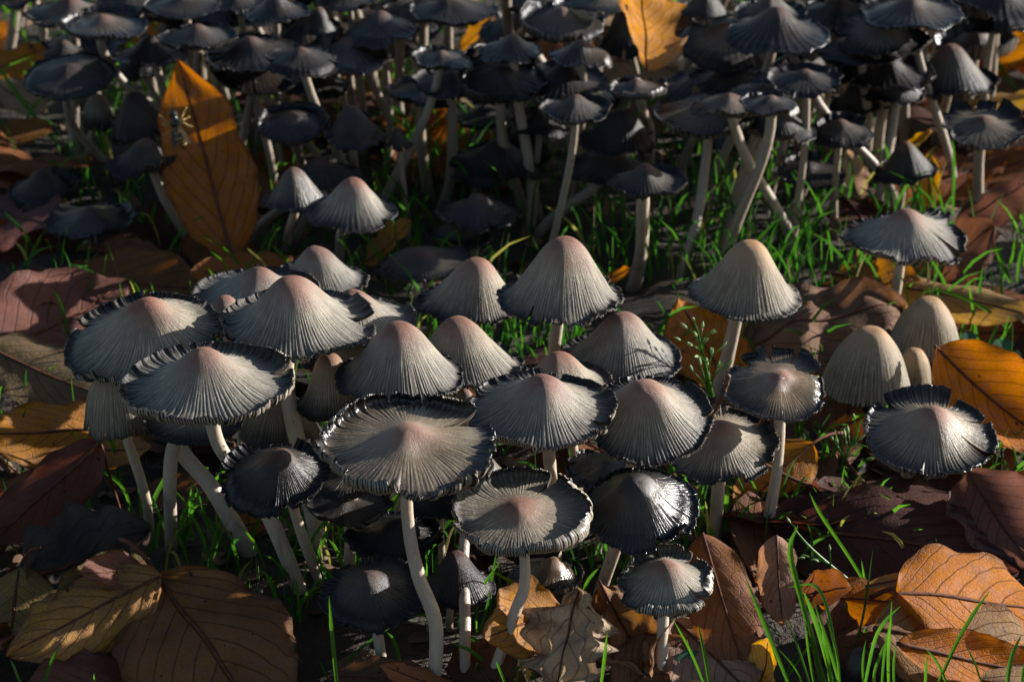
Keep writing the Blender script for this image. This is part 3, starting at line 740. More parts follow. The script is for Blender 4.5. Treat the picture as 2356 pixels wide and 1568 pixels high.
    # stem
    up = pt(offx, 0, top * .80) - pt(offx, 0, 0)
    up /= np.linalg.norm(up)
    p0 = pt(offx * .8, 0, top * .80)
    rs = (c.get('sw') or max(16, c['wpx'] * .095)) / 2 * c['d'] / FPX
    if 'b' in c:
        B = at_z(*c['b'], 0.0)
        if B.y < P.y - 0.05: B = Vector((B.x, P.y - 0.05, 0))
        if B.y > P.y + 0.06: B = Vector((B.x, P.y + 0.06, 0))
    else:
        B = Vector((P.x + rng.normal(0, .006 if c['id'] < 100 else .011), P.y + rng.uniform(0.0, .014), 0))
    B.z = ground_z(B.x, B.y) - 0.004
    path = [p0]
    if c.get('m'):
        mids = c['m']; n = len(mids)
        v0, v1 = c['vc'], c['b'][1]
        for (mu, mv) in mids:
            f = (mv - v0) / (v1 - v0)
            pm = at_y(mu, mv, P.y + (B.y - P.y) * f); path.append(np.array(pm))
        path.append(np.array(B)); path = spline(path, 7)
        dn = path[-1] - path[-3]; path = np.vstack([path, path[-1] + dn / np.linalg.norm(dn) * .010 + np.array([0, 0, -.004])])
    else:
        Ls = np.linalg.norm(p0 - np.array(B))
        a1 = p0 - up * Ls * .35 + np.array([rng.normal(0, .03), 0, 0]) * Ls
        b1 = np.array(B) + np.array([rng.normal(0, .06), rng.normal(0, .03), .35]) * Ls
        tt_ = np.linspace(0, 1, 15)[:, None]
        path = (1 - tt_) ** 3 * p0 + 3 * (1 - tt_) ** 2 * tt_ * a1 + 3 * (1 - tt_) * tt_ ** 2 * b1 + tt_ ** 3 * np.array(B)
    fr = np.linspace(0, 1, len(path))
    radii = rs * (0.90 + 0.16 * fr + 0.05 * np.sin(fr * 9 + c['id']) + 0.25 * smooth(.9, 1, fr))
    Vs, qs, ts = tube(path, radii, 14 if near else 9, 1.0, 0.013, c['id'])
    base = np.array(B)
    root = thing('inkcap_mushroom', c['label'], 'mushroom', tuple(B), c.get('group', 'inkcap mushrooms of the near cluster'))
    v, qq, t3, a3 = compact(V, qc, tt, at)
    cap = obj('cap', mesh_data('cap', v - base, qq, t3, {k: a3[k] for k in ('rad', 'ridge', 'ang')}), M_CAP, root)
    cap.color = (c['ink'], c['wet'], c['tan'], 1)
    v, qq, t3, a3 = compact(V, qb, np.zeros((0, 3), np.int64), at)
    gl = obj('gills', mesh_data('gills', v - base, qq, None, {k: a3[k] for k in ('rad', 'gill')}), M_GILL, cap)
    gl.color = (max(0.0, c['ink'] * 1.1 - .15), 0, 0, 1)
    stem = obj('stem', mesh_data('stem', Vs - base, qs, ts), M_STEM, root)
    g = (1.0 - 0.35 * max(0, c['ink'] - .5) * rng.uniform(.3, 1)) * (.68 if c['id'] > 49 else 1.0)  # rear stems get a darker colour for the shade they stand in
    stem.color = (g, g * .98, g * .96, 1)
for c in MUSH: build_mushroom(c)

# ---------------------------------------------------------------- fallen leaves
ORANGE, OCHRE, BROWN, TAN = (.40, .135, .018), (.34, .165, .045), (.155, .062, .028), (.33, .20, .10)
MAROON, MURK, PALE, RUST, MAUVE, GOLD = (.075, .030, .022), (.050, .043, .036), (.50, .37, .23), (.25, .085, .026), (.20, .105, .08), (.40, .22, .05)
def leaf_mesh(L, W, cup=0.0, bend=0.0, twist=0.0, nv=8, pleat=.35, lobes=0, ragged=0.0, seed=0, na=34, nb=17, shape=.66, hole=0.0, crumple=0.0):
    """blade grid in local axes (x along, y across, z normal) and its midline"""
    rng = np.random.default_rng(seed)
    a = np.linspace(0, 1, na)[:, None]; b = np.linspace(-1, 1, nb)[None, :]
    hw = np.power(np.clip(4 * a * (1 - a), 0, 1), shape) * (1 + .12 * np.cos(a * 5)) * (1 - .42 * smooth(.70, 1.0, a)) * (1 + .05 * np.sin(a * 7 + seed) + .03 * np.sin(a * 17 + seed * 2))
    n1 = sum(np.sin(a * k * 6.28 + rng.uniform(0, 6.28)) / k for k in (2, 3, 5, 7))
    n2 = sum(np.sin(a * k * 6.28 + rng.uniform(0, 6.28)) / k for k in (2, 3, 5, 7))
    side = np.where(b < 0, n1, n2)
    hw2 = hw * (1 + ragged * .35 * side)
    if lobes: hw2 = hw2 * (1 - .36 * (0.5 - 0.5 * np.cos(a * lobes * 2 * np.pi)) ** 1.0)
    hw2 = hw2 * (1 + .018 * np.sin(a * 55))
    x = (a - .5 + 0 * b) * L + 0.06 * W * np.abs(b) * hw
    y = b * hw2 * W
    q = (a - 0.30 * np.abs(b) ** 1.25) * nv
    tri = np.abs((q % 1.0) - .5) * 2
    z = pleat * 0.030 * W * (tri - .5) * np.clip(np.abs(b) * 3, 0, 1) * 2
    z = z + 0.05 * W * np.abs(b) ** 1.5 * ragged * side
    for _ in range(4):
        kx, ky, ph = rng.normal(0, 2.2), rng.normal(0, 1.6), rng.uniform(0, 6.28)
        z = z + (0.035 + .10 * crumple) * W * np.sin(kx * 3 * a + ky * 1.6 * b + ph)
    for _ in range(5 if crumple else 0):
        kx, ky, ph = rng.normal(0, 5), rng.normal(0, 4), rng.uniform(0, 6.28)
        z = z + .05 * crumple * W * np.sin(kx * 3 * a + ky * 1.6 * b + ph)
    edge = np.clip(np.abs(b) - .6, 0, 1) / .4
    z = z + edge ** 2 * W * .08 * np.sin(a * 19 + rng.uniform(0, 6) + 2 * np.sign(b))
    if abs(cup) > 1e-3:
        k = cup / W
        y, z = (np.sin(k * y) / k) - np.sin(k * y) * z, (1 - np.cos(k * y)) / k + np.cos(k * y) * z
    if abs(twist) > 1e-3:
        w = twist * (a - .5)
        y, z = y * np.cos(w) - z * np.sin(w), y * np.sin(w) + z * np.cos(w)
    if abs(bend) > 1e-3:
        k = bend / L
        x, z = np.sin(k * x) / k - np.sin(k * x) * z, (1 - np.cos(k * x)) / k + np.cos(k * x) * z
    V = np.stack([x, y, z], -1)
    idx = np.arange(na * nb).reshape(na, nb)
    qd = np.stack([idx[:-1, :-1], idx[1:, :-1], idx[1:, 1:], idx[:-1, 1:]], -1).reshape(-1, 4)
    if hole:
        cen = np.stack([(a[:-1] + 0 * b[:, :-1]).ravel(), (0 * a[:-1] + b[:, :-1]).ravel()], -1)
        keep = np.ones(len(qd), bool)
        for _ in range(int(hole)):
            h = np.array([rng.uniform(.25, .8), rng.choice([-1, 1]) * rng.uniform(.55, 1)])
            keep &= (((cen - h) * [1, .42]) ** 2).sum(1) > rng.uniform(.03, .075) ** 2
        qd = qd[keep]
    uv = np.stack([a + 0 * b, b + 0 * a], -1).reshape(-1, 2)
    return V.reshape(-1, 3), qd, uv, V[:, nb // 2]
LEAF_N = [0]
def leaf(label, p0, p1, w=.5, col=BROWN, face=0.0, cup=0.3, bend=0.2, twist=0.0, stalk=.25, mat=None, name='beech_leaf', group='fallen leaves around the mushrooms', seed=None, stalk_to=None, pts=None, lift=0.0, **k):
    """p0 stalk end and p1 tip as (u, v, height); w is width over length; face leans the blade towards the camera"""
    LEAF_N[0] += 1
    seed = LEAF_N[0] * 13 if seed is None else seed
    A, B = (at_z(*p0), at_z(*p1)) if pts is None else pts
    ax = (B - A); L = ax.length; ax.normalize()
    n = Vector((0, 0, 1)) - ax * ax.z; n.normalize()
    sd = ax.cross(n)
    if sd.y > 0.25: sd = -sd
    f = rad(face)
    n2 = n * math.cos(f) + sd * math.sin(f); s2 = n2.cross(ax)
    C = (A + B) / 2 + Vector((0, 0, lift))
    W = L * w / 2
    V, q, uv, mid = leaf_mesh(L, W, cup, bend, twist, seed=seed, **k)
    Mx = np.array([list(ax), list(s2), list(n2)])
    root = thing(name, label, 'leaf', tuple(C), group)
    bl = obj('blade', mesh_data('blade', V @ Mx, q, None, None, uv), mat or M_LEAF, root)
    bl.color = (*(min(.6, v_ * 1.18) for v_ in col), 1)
    # midrib runs on into the stalk
    m = mid.copy()
    d0 = m[0] - m[2]; d0 /= np.linalg.norm(d0)
    rng = np.random.default_rng(seed)
    st = []
    if stalk > 0:
        for i in range(4, 0, -1):
            st.append(m[0] + d0 * L * stalk * i / 4 + np.array([0, 0.05 * rng.normal(), .10]) * L * stalk * (i / 4) ** 2)
    if stalk_to is not None:
        e = (np.array(at_z(*stalk_to)) - np.array(C)) @ Mx.T
        st = [e + (m[0] - e) * t_ + np.array([0, 0, .10 * L]) * math.sin(t_ * 3.1) * .6 for t_ in np.linspace(0, .92, 6)]
    path = np.array(st + [p for p in m[:-2:2]])
    path[len(st):, 2] += L * 0.002
    fr = np.linspace(0, 1, len(path))
    v3, q3, t3 = tube(path, L * 0.0095 * (1 - .82 * fr) + 0.00012, 6, 1.0, .05, seed)
    rb = obj('midrib', mesh_data('midrib', v3 @ Mx, q3, t3), M_RIB, root)
    return root

leaf('upright orange beech leaf standing on its stalk with mushroom shadows across it', (537, 600, .008), (412, 138, .063), .48, (.32, .105, .017), face=24, ragged=.12, shape=.78, cup=.35, bend=.25, stalk=.12, pleat=.25, stalk_to=(540, 640, .001))
leaf('curled two-toned leaf standing in the rear clump with its torn half sunlit', (1490, 165, .050), (1475, -45, .084), .86, (.40, .215, .10), face=8, cup=1.15, bend=.25, stalk=.0, ragged=.9, twist=.3, hole=3)
leaf('big crinkled grey-brown leaf behind the sandy conical mushroom', (1700, 800, .012), (2085, 690, .022), .74, (.19, .105, .065), face=26, cup=-.45, bend=-.35, stalk=.0, crumple=.6, nv=6, name='oak_leaf', mat=M_OAK)
leaf('rusty leaf edge showing under the big crinkled grey-brown leaf', (1730, 815, .006), (2030, 795, .008), .4, RUST, face=40, cup=.2)
leaf('pale rolled leaf lying behind the grass at the edge of the litter', (1990, 640, .016), (2390, 720, .018), .32, (.36, .22, .09), face=30, cup=-1.2, bend=-.2)
leaf('brown leaf under the ragged umbrella-like mushroom', (1890, 660, .008), (2120, 650, .02), .62, (.24, .115, .04), face=18, cup=.5)
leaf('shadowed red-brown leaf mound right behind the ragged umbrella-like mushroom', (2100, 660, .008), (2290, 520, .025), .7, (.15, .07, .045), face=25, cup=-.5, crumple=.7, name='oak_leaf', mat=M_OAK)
leaf('bright orange leaf with black specks rising behind the shiny ragged mushroom', (2150, 806, .030), (2440, 1040, .010), .66, (.44, .135, .006), face=32, cup=.5, bend=.45, stalk=.02, pleat=.2, twist=-.25)
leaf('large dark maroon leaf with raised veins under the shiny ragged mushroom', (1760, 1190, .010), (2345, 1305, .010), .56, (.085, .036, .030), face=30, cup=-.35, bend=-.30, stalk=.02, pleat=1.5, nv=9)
leaf('dull mauve leaf with a pale folded edge beside the large maroon leaf', (2225, 1090, .018), (2370, 1300, .010), .75, (.13, .068, .055), face=20, cup=.9)
leaf('rust-blotched leaf at the outer side of the maroon leaf', (2420, 1080, .018), (2290, 1290, .006), .6, (.22, .075, .035), face=15, cup=.2)
leaf('glowing orange beech leaf with a thick pink stalk lying over a tan leaf', (2075, 1352, .026), (2470, 1420, .003), .62, (.38, .120, .004), face=28, cup=-.3, bend=-.25, stalk=.0, stalk_to=(2003, 1374, .012), pleat=.3)
leaf('speckled tan leaf beneath the glowing orange beech leaf', (2015, 1440, .020), (2440, 1530, .002), .62, (.26, .14, .055), face=34, cup=-.3, bend=-.2, stalk=0)
leaf('orange folded leaf flap below the speckled tan leaf', (2060, 1480, .020), (2460, 1565, .003), .30, (.38, .115, .004), face=50, cup=.6, stalk=0)
leaf('brown leaf at the foot of the orange flap', (2080, 1600, .004), (2430, 1570, .006), .5, (.22, .10, .04), face=30)
leaf('orange leaf behind the bottom grass tuft', (1880, 1375, .008), (2130, 1385, .012), .55, (.36, .115, .012), face=30, cup=-.4, stalk=.1)
leaf('thin tan leaf edge curling above the pink leaf stalk', (1990, 1345, .016), (2180, 1318, .02), .22, (.36, .22, .09), face=25, cup=.8, bend=-.3, stalk=0)
leaf('red-brown leaf standing in the grass tuft with a pale curled rim', (1840, 1370, .006), (1960, 1350, .016), .7, (.17, .07, .035), face=45, cup=.7)
leaf('plain brown leaf lying under the grass tuft', (1860, 1500, .003), (2010, 1400, .006), .7, (.15, .07, .04), face=35, stalk=.0)
leaf('tall rust-brown leaf leaning behind the small mushroom with coiled shreds', (1615, 1228, .030), (1720, 1560, .006), .52, (.22, .088, .036), face=14, cup=-.4, bend=.2, stalk=.0, ragged=.2)
leaf('sunlit mauve-tan leaf with stains below the small mushroom with coiled shreds', (1555, 1420, .012), (1730, 1600, .006), .9, (.36, .215, .15), face=16, cup=.2, bend=-.2, stalk=0, pleat=.6)
leaf('dark red-brown leaf wrapped behind the small front mushroom stem', (1420, 1600, .004), (1580, 1470, .010), .8, (.20, .095, .045), face=30, cup=-.4, stalk=0)
leaf('crumpled bleached oak leaf lit by the sun at the foot of the front stems', (1330, 1355, .022), (1275, 1590, .006), 1.05, (.43, .315, .20), face=6, cup=-.5, bend=.3, lobes=4, crumple=1.1, ragged=.6, stalk=.1, nv=5, name='oak_leaf', mat=M_OAK)
leaf('shaded brown half of an oak leaf behind the crumpled bleached leaf', (1385, 1350, .016), (1500, 1560, .006), .85, (.22, .115, .055), face=25, cup=.4, lobes=3, crumple=.6, stalk=0, name='oak_leaf', mat=M_OAK)
leaf('translucent amber leaf curled behind the leaning front stem', (1290, 1400, .010), (1110, 1470, .016), .75, (.36, .16, .035), face=48, cup=.8, bend=.3, ragged=.5)
leaf('small curled cream leaf scrap standing below the bleached oak leaf', (1215, 1580, .002), (1190, 1515, .010), .6, (.50, .38, .20), face=10, cup=1.4, bend=.5, stalk=.0, ragged=.6)
leaf('red-brown leaf tip poking up beside the foot of the bent white stem', (1060, 1600, .002), (872, 1528, .012), .42, (.27, .105, .045), face=40, cup=-.9)
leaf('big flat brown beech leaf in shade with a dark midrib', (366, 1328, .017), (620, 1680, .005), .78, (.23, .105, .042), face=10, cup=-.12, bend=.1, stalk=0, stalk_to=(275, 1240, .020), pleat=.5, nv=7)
leaf('curled ochre beech leaf with scalloped fold next to the big flat brown leaf', (372, 1320, .020), (15, 1505, .012), .52, (.36, .185, .060), face=42, cup=-.95, bend=-.25, stalk=.02, pleat=2.2, nv=7)
leaf('maroon leaf flap tucked behind the curled ochre leaf', (330, 1310, .018), (180, 1320, .024), .6, (.20, .085, .06), face=40, cup=.6, stalk=0)
leaf('olive-edged dark leaf rim behind the curled ochre leaf', (340, 1290, .016), (120, 1390, .018), .5, (.11, .085, .03), face=25, cup=.9, stalk=0)
leaf('rotten black-grey leaf with a wavy edge above the curled ochre leaf', (60, 1340, .010), (345, 1210, .016), .85, (.058, .050, .042), face=30, cup=-.4, crumple=.9, ragged=.7, stalk=.0, name='oak_leaf', mat=M_OAK)
leaf('wide ochre-orange leaf behind the rotten dark leaf', (345, 975, .010), (-60, 1010, .016), .50, (.33, .135, .022), face=38, cup=-.45, stalk=0, pleat=.3)
leaf('dark maroon leaf arching over a sunlit rusty patch', (235, 1020, .026), (-30, 1255, .008), .52, (.110, .040, .028), face=26, cup=-.5, stalk=.0, stalk_to=(280, 1185, .004))
leaf('pinkish leaf underside lying below the dark maroon leaf', (180, 1200, .004), (-30, 1215, .008), .6, (.27, .13, .09), face=36, stalk=0)
leaf('mottled drab leaf beside the wide pale mushroom', (-40, 800, .014), (235, 910, .006), .62, (.17, .115, .06), face=24, cup=-.3, stalk=0)
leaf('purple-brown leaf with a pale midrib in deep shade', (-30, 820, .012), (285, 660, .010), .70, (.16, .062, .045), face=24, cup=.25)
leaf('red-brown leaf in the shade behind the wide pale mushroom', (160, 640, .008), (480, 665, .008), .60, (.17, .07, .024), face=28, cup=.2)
leaf('rust-coloured leaf at the foot of the upright orange leaf', (690, 640, .008), (435, 625, .014), .62, (.28, .10, .022), face=36, cup=-.35, stalk=0)
leaf('small torn pinkish leaf scrap beside the sweeping stem', (400, 600, .005), (178, 575, .008), .42, (.26, .13, .075), face=40, ragged=.9, hole=2, stalk=0, crumple=.4)
leaf('mauve leaf in shade under the rotted black mushroom', (-40, 470, .008), (125, 520, .014), .75, (.15, .075, .065), face=24, cup=-.4)
leaf('bright ochre leaf lying beyond the black shaded mushroom', (-30, 170, .010), (125, 100, .018), .6, (.36, .155, .02), face=30, cup=-.4)
leaf('greyish tan leaf below the bright ochre leaf', (-10, 190, .012), (110, 265, .004), .52, (.33, .24, .15), face=28, cup=.2)
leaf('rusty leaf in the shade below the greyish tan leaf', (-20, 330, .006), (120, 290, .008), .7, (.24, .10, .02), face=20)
leaf('vivid orange leaf standing behind the feathery seed head', (1690, 910, .004), (1560, 690, .022), .72, (.42, .135, .010), face=10, cup=.4, stalk=0)
leaf('cream sunlit leaf lobe behind the sandy mushroom stem', (1715, 810, .004), (1712, 735, .014), .6, (.50, .36, .17), face=0, cup=.6, stalk=0)
leaf('orange leaf tip beside the cream conical mushroom', (1380, 650, .006), (1458, 618, .012), .55, (.42, .14, .012), face=20)
leaf('amber leaf striped with shadows between two white stems', (1870, 1020, .018), (1690, 1180, .006), .62, (.38, .155, .028), face=22, cup=-.3, stalk=0, stalk_to=(1940, 995, .016))
leaf('narrow glossy pinkish leaf standing beside the tall spotted stem', (1785, 1230, .022), (1800, 1440, .004), .55, (.36, .20, .13), face=4, cup=-.9, stalk=0)
leaf('golden-brown torn leaf beside the crumpled navy mushroom', (840, 610, .004), (950, 510, .020), .75, (.30, .15, .03), face=20, cup=.8, ragged=.7)
leaf('small apricot leaf glowing between the stems of the rear clump', (1060, 112, .012), (1140, 45, .024), .8, (.46, .21, .05), face=14, cup=.6, stalk=0)
leaf('tiny orange leaf scrap above the glittering wet mushroom', (550, 68, .02), (592, 45, .026), .6, (.42, .19, .05), face=20, stalk=0)
leaf('large amber leaf beyond the outer end of the rear clump', (2235, 150, .004), (2430, 60, .024), .75, (.40, .150, .012), face=20, cup=-.3)
leaf('pale curled leaf edge above the large amber leaf', (2190, 28, .02), (2400, 55, .022), .26, (.40, .28, .14), face=20, cup=.7, stalk=0)
leaf('mauve-brown leaf leaning behind the tall mauve-brown mushroom', (2110, 120, .008), (2250, 10, .024), .72, (.21, .09, .055), face=20, cup=-.4)
leaf('apricot leaf behind the mushroom with two raised flaps', (2030, 60, .006), (2130, -10, .024), .7, (.46, .24, .12), face=15, cup=.4, stalk=0)
leaf('yellow-tan curled leaf beside the pinkish mushroom with a raised tongue', (2225, 245, .012), (2420, 215, .020), .42, (.42, .27, .09), face=30, cup=-.8, stalk=0)
leaf('deep red leaf in the shade below the yellow-tan curled leaf', (2280, 250, .004), (2420, 300, .004), .6, (.14, .05, .02), face=25)
leaf('salmon leaf lying behind the long leaning cream stem', (2150, 290, .004), (2090, 215, .012), .7, (.45, .20, .10), face=12, stalk=0)
leaf('bent yellow leaf scrap hanging by the dull sagging mushroom', (2095, 350, .006), (2140, 300, .018), .6, (.45, .23, .03), face=5, cup=.9, stalk=0)
leaf('pinkish white leaf lit behind the stems', (1975, 470, .003), (1950, 345, .018), .55, (.50, .33, .24), face=5, cup=.7, stalk=0)
leaf('golden leaf standing behind the grass and stems', (2140, 480, .003), (2135, 350, .022), .5, (.42, .20, .02), face=0, cup=.4, stalk=0)
leaf('rosy leaf leaning against the golden leaf', (2060, 480, .003), (2120, 380, .016), .7, (.34, .16, .09), face=5, stalk=0)
leaf('dark folded leaf behind the straight cream stem', (2200, 520, .004), (2400, 400, .022), .6, (.13, .065, .05), face=20, cup=-.7)
leaf('dim brown leaf in the hollow beyond the dark folded leaf', (2190, 420, .003), (2400, 360, .010), .7, (.17, .07, .03), face=15)
leaf('cut yellow leaf standing beside the long front grass blade', (1745, 1600, .002), (1775, 1465, .018), .75, (.42, .23, .06), face=4, cup=.5, stalk=0)
leaf('tan leaf rim at the foot of the small front mushroom', (1500, 1610, .004), (1620, 1570, .010), .5, (.42, .26, .14), face=30, cup=-.6)
leaf('olive-tan leaf with a stout stalk beside the rotten dark leaf', (45, 1310, .012), (10, 1500, .006), .9, (.26, .17, .05), face=10, cup=-.3, stalk=0, stalk_to=(92, 1258, .022))
leaf('maroon leaf below the curled ochre leaf', (330, 1560, .003), (40, 1600, .006), .7, (.14, .058, .042), face=30, cup=-.2)
leaf('crimson leaf corner beside the scalloped fold of the ochre leaf', (70, 1410, .004), (5, 1490, .010), .8, (.22, .075, .055), face=20, cup=.6, stalk=0)
leaf('rusty leaf lying under the slanting stems', (520, 1220, .003), (640, 1190, .006), .6, (.30, .11, .025), face=30, stalk=0)
leaf('brown leaf in the grass under the broad pale mushroom', (330, 1130, .004), (520, 1140, .006), .55, (.15, .075, .04), face=26, stalk=0)
leaf('small ochre leaf between the wide orange leaf and the frayed bell', (190, 1040, .006), (350, 1030, .012), .5, (.36, .18, .05), face=36, cup=-.5, stalk=0)
leaf('brown leaf lying behind the bent white stem', (760, 1560, .003), (1000, 1560, .006), .5, (.14, .075, .04), face=25, stalk=0)
leaf('dusky leaf under the saucer-shaped mushroom', (1150, 1600, .003), (1060, 1480, .004), .8, (.11, .055, .03), face=20, stalk=0)

# litter that carries on beyond and between the traced leaves
rl = random.Random(11)
zones = [(' in the litter beside the closed bells', (.10, .36, .56, .80), 20, [BROWN, MAROON, TAN, RUST]),
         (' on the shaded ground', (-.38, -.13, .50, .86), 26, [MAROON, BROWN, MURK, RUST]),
         (' beyond the rear clump', (-.40, .42, .88, 1.25), 46, [BROWN, OCHRE, TAN, RUST, ORANGE]),
         (' under the rear clump', (-.18, .20, .72, .88), 14, [BROWN, MAROON, RUST]),
         (' under the near cluster', (-.14, .10, .56, .69), 22, [BROWN, MAROON, RUST, MURK]),
         (' before the front stems', (-.16, .26, .42, .53), 16, [BROWN, RUST, TAN, MAUVE])]
WORDS = {BROWN: 'plain brown', MAROON: 'dark maroon', TAN: 'faded tan', RUST: 'rusty red', MURK: 'rotten grey', OCHRE: 'dull ochre', ORANGE: 'orange', MAUVE: 'mauve-brown'}
for lab, (x0, x1, y0, y1), n, cols in zones:
    for i in range(n):
        x, y, a = rl.uniform(x0, x1), rl.uniform(y0, y1), rl.uniform(0, 6.28)
        Lr = rl.uniform(.04, .068)
        d = Vector((math.cos(a), math.sin(a), rl.uniform(-.12, .12))) * Lr / 2
        c0 = Vector((x, y, .004 + rl.uniform(0, .005)))
        c = rl.choice(cols); g = rl.uniform(.75, 1.1)
        cp, sk = rl.uniform(-.7, .7), rl.choice([0, .15, .25])
        full = WORDS[c] + ' leaf ' + ('cupped upward' if cp > .25 else 'arched downward' if cp < -.25 else 'lying flat') + (' with its stalk' if sk else '') + lab
        leaf(full, None, None, rl.uniform(.5, .68), tuple(v * g for v in c), face=rl.uniform(-18, 26), cup=cp, bend=rl.uniform(-.4, .4), twist=rl.uniform(-.3, .3),
             pts=(c0 - d, c0 + d), group='leaf litter' + lab, stalk=sk, pleat=rl.uniform(.2, 1.2), na=22, nb=11)

# ---------------------------------------------------------------- grass
def blade_geo(path, width, fold=.25, nseg=None, twist=0.0, face=(0, -1, 0)):
    path = np.asarray(path, float); n = len(path)
    T = np.gradient(path, axis=0); T /= np.linalg.norm(T, axis=1)[:, None] + 1e-12
    f = np.asarray(face, float)
    fr = np.linspace(0, 1, n)
    w = width / 2 * (0.75 + .25 * np.sin(np.clip(fr * 2, 0, 1) * 1.57)) * np.clip((1 - fr) * 3.2, 0.03, 1) ** .8
    V = []
    for i in range(n):
        s = np.cross(T[i], f); s /= np.linalg.norm(s) + 1e-12
        nn = np.cross(s, T[i])
        a = twist * fr[i]
        s, nn = s * math.cos(a) + nn * math.sin(a), nn * math.cos(a) - s * math.sin(a)
        V += [path[i] - s * w[i], path[i] + nn * w[i] * fold, path[i] + s * w[i]]
    V = np.array(V)
    j = np.arange(n - 1)[:, None] * 3
    q = np.concatenate([np.stack([j + k, j + k + 1, j + k + 4, j + k + 3], -1).reshape(-1, 4) for k in (0, 1)])
    return V, q
rg = random.Random(5)
def trace(pts, lean=0.0, ybase=None):
    """pixel polyline from the foot up: the foot stands on the ground, the rest rises above it"""
    y0 = at_z(pts[0][0], pts[0][1], 0.0).y if ybase is None else ybase
    if pts[0][1] >= 1580: y0 -= .016
    P = []
    n = len(pts)
    for i, (u, v) in enumerate(pts):
        P.append(np.array(at_y(u, v, y0 + lean * i / (n - 1))))
    return spline(P, 5) if n > 2 else np.array([P[0] + (P[1] - P[0]) * t for t in np.linspace(0, 1, 8)])
def tuft(label, blades, name='grass_tuft'):
    foot = at_z(*blades[0][0][0], 0.0)
    root = thing(name, label, 'grass', tuple(foot), 'grass growing among the leaves')
    for k, bl in enumerate(blades):
        pts, w = bl[0], bl[1]
        lean = bl[2] if len(bl) > 2 else rg.uniform(-.006, .006)
        p = trace(pts, lean)
        d = float(np.linalg.norm(p[0] - np.array(CAMP)))
        V, q = blade_geo(p, .8 * w * d / FPX, .35, twist=rg.uniform(-.5, .5), face=(rg.uniform(-.35, .35), -1, .3))
        tint = np.full(len(V), rg.uniform(.25, .85))
        obj('blade', mesh_data('blade', V - np.array(foot), q, None, {'tint': tint}), M_GRASS, root)
    return root
tuft('broad bright grass tuft in front of the orange leaves', [
    ([(1905, 1600), (1850, 1400), (1818, 1270), (1836, 1208)], 16), ([(1925, 1600), (1880, 1440), (1846, 1352)], 15),
    ([(1928, 1600), (1915, 1450), (1880, 1350), (1812, 1350)], 9), ([(1902, 1600), (1872, 1480), (1855, 1400)], 11),
    ([(1810, 1560), (1850, 1500), (1880, 1462)], 7), ([(1890, 1610), (1880, 1500), (1838, 1360)], 10), ([(1940, 1600), (1905, 1480), (1872, 1380)], 10),
    ([(1868, 1590), (1840, 1500), (1808, 1420)], 8), ([(1915, 1610), (1905, 1520), (1890, 1440)], 12), ([(1880, 1610), (1862, 1510), (1852, 1430)], 7), ([(1895, 1610), (1862, 1450), (1830, 1330)], 8), ([(1935, 1610), (1925, 1500), (1900, 1420)], 8), ([(1860, 1610), (1832, 1540), (1790, 1490)], 6)])
tuft('long grass blade leaning past the cut yellow leaf', [([(1822, 1590), (1765, 1450), (1712, 1320)], 12)], 'grass_sprig')
tuft('slender grass tuft rising over the half buried black mushroom', [
    ([(1962, 1508), (1985, 1420), (1996, 1350), (2008, 1264)], 9), ([(1985, 1600), (2010, 1480), (2035, 1430), (2072, 1393)], 10),
    ([(2027, 1600), (2035, 1500), (2048, 1440), (2052, 1378)], 8), ([(2045, 1600), (2044, 1500), (2050, 1420)], 9),
    ([(2010, 1600), (2013, 1540), (2034, 1495)], 9), ([(1972, 1480), (1990, 1450), (1998, 1448)], 8), ([(1996, 1400), (1990, 1340), (1982, 1288)], 7), ([(2000, 1600), (2020, 1520), (2040, 1470)], 7), ([(2060, 1610), (2056, 1540), (2060, 1480)], 7), ([(1990, 1610), (1985, 1530), (1992, 1470)], 7)])
tuft('grass blades crossing in the shade under the pink leaf stalk', [
    ([(1895, 1490), (1960, 1450), (2060, 1385)], 9, .01), ([(1905, 1470), (1950, 1425), (1995, 1372)], 8, .01), ([(1925, 1460), (1945, 1420), (1944, 1385)], 8)])
tuft('stiff straw-pale grass stalk slanting in front of the maroon leaf', [([(2024, 1398), (1960, 1290), (1890, 1185), (1862, 1132)], 10)], 'grass_stalk')
tuft('tall green blade standing before the glowing orange leaf', [([(2150, 1590), (2200, 1480), (2240, 1410), (2278, 1357)], 13)], 'grass_sprig')
tuft('short pointed blades in front of the orange leaf flap', [
    ([(2190, 1600), (2160, 1530), (2130, 1490)], 8), ([(2127, 1610), (2130, 1550), (2132, 1506)], 8), ([(2268, 1600), (2245, 1530), (2222, 1482)], 6)])
tuft('blunt bent blade at the outer side of the orange leaf flap', [([(2314, 1610), (2325, 1520), (2350, 1458)], 13), ([(2350, 1610), (2352, 1560), (2358, 1520)], 9)])
tuft('upright bright blade beside the low blue-black mushroom', [([(778, 1600), (766, 1480), (757, 1370)], 12), ([(760, 1570), (745, 1540), (735, 1520)], 7)])
tuft('wide folded grass blade lying across the amber leaf', [([(1320, 1445), (1230, 1370), (1132, 1312)], 16, -.01), ([(1308, 1420), (1250, 1385), (1222, 1350)], 12, -.01)])
tuft('small blades at the foot of the leaning front stem', [([(1160, 1570), (1190, 1510), (1216, 1468)], 9), ([(1141, 1548), (1090, 1500), (1040, 1478)], 11), ([(1170, 1590), (1150, 1540), (1142, 1520)], 8)])
tuft('single short blade in front of the bleached oak leaf', [([(1381, 1590), (1390, 1520), (1397, 1455)], 10)], 'grass_sprig')
tuft('forked grass sprig behind the bleached oak leaf', [([(1336, 1395), (1350, 1340), (1382, 1300)], 9), ([(1336, 1395), (1334, 1350), (1322, 1300)], 8), ([(1340, 1300), (1325, 1288), (1300, 1284)], 8)])
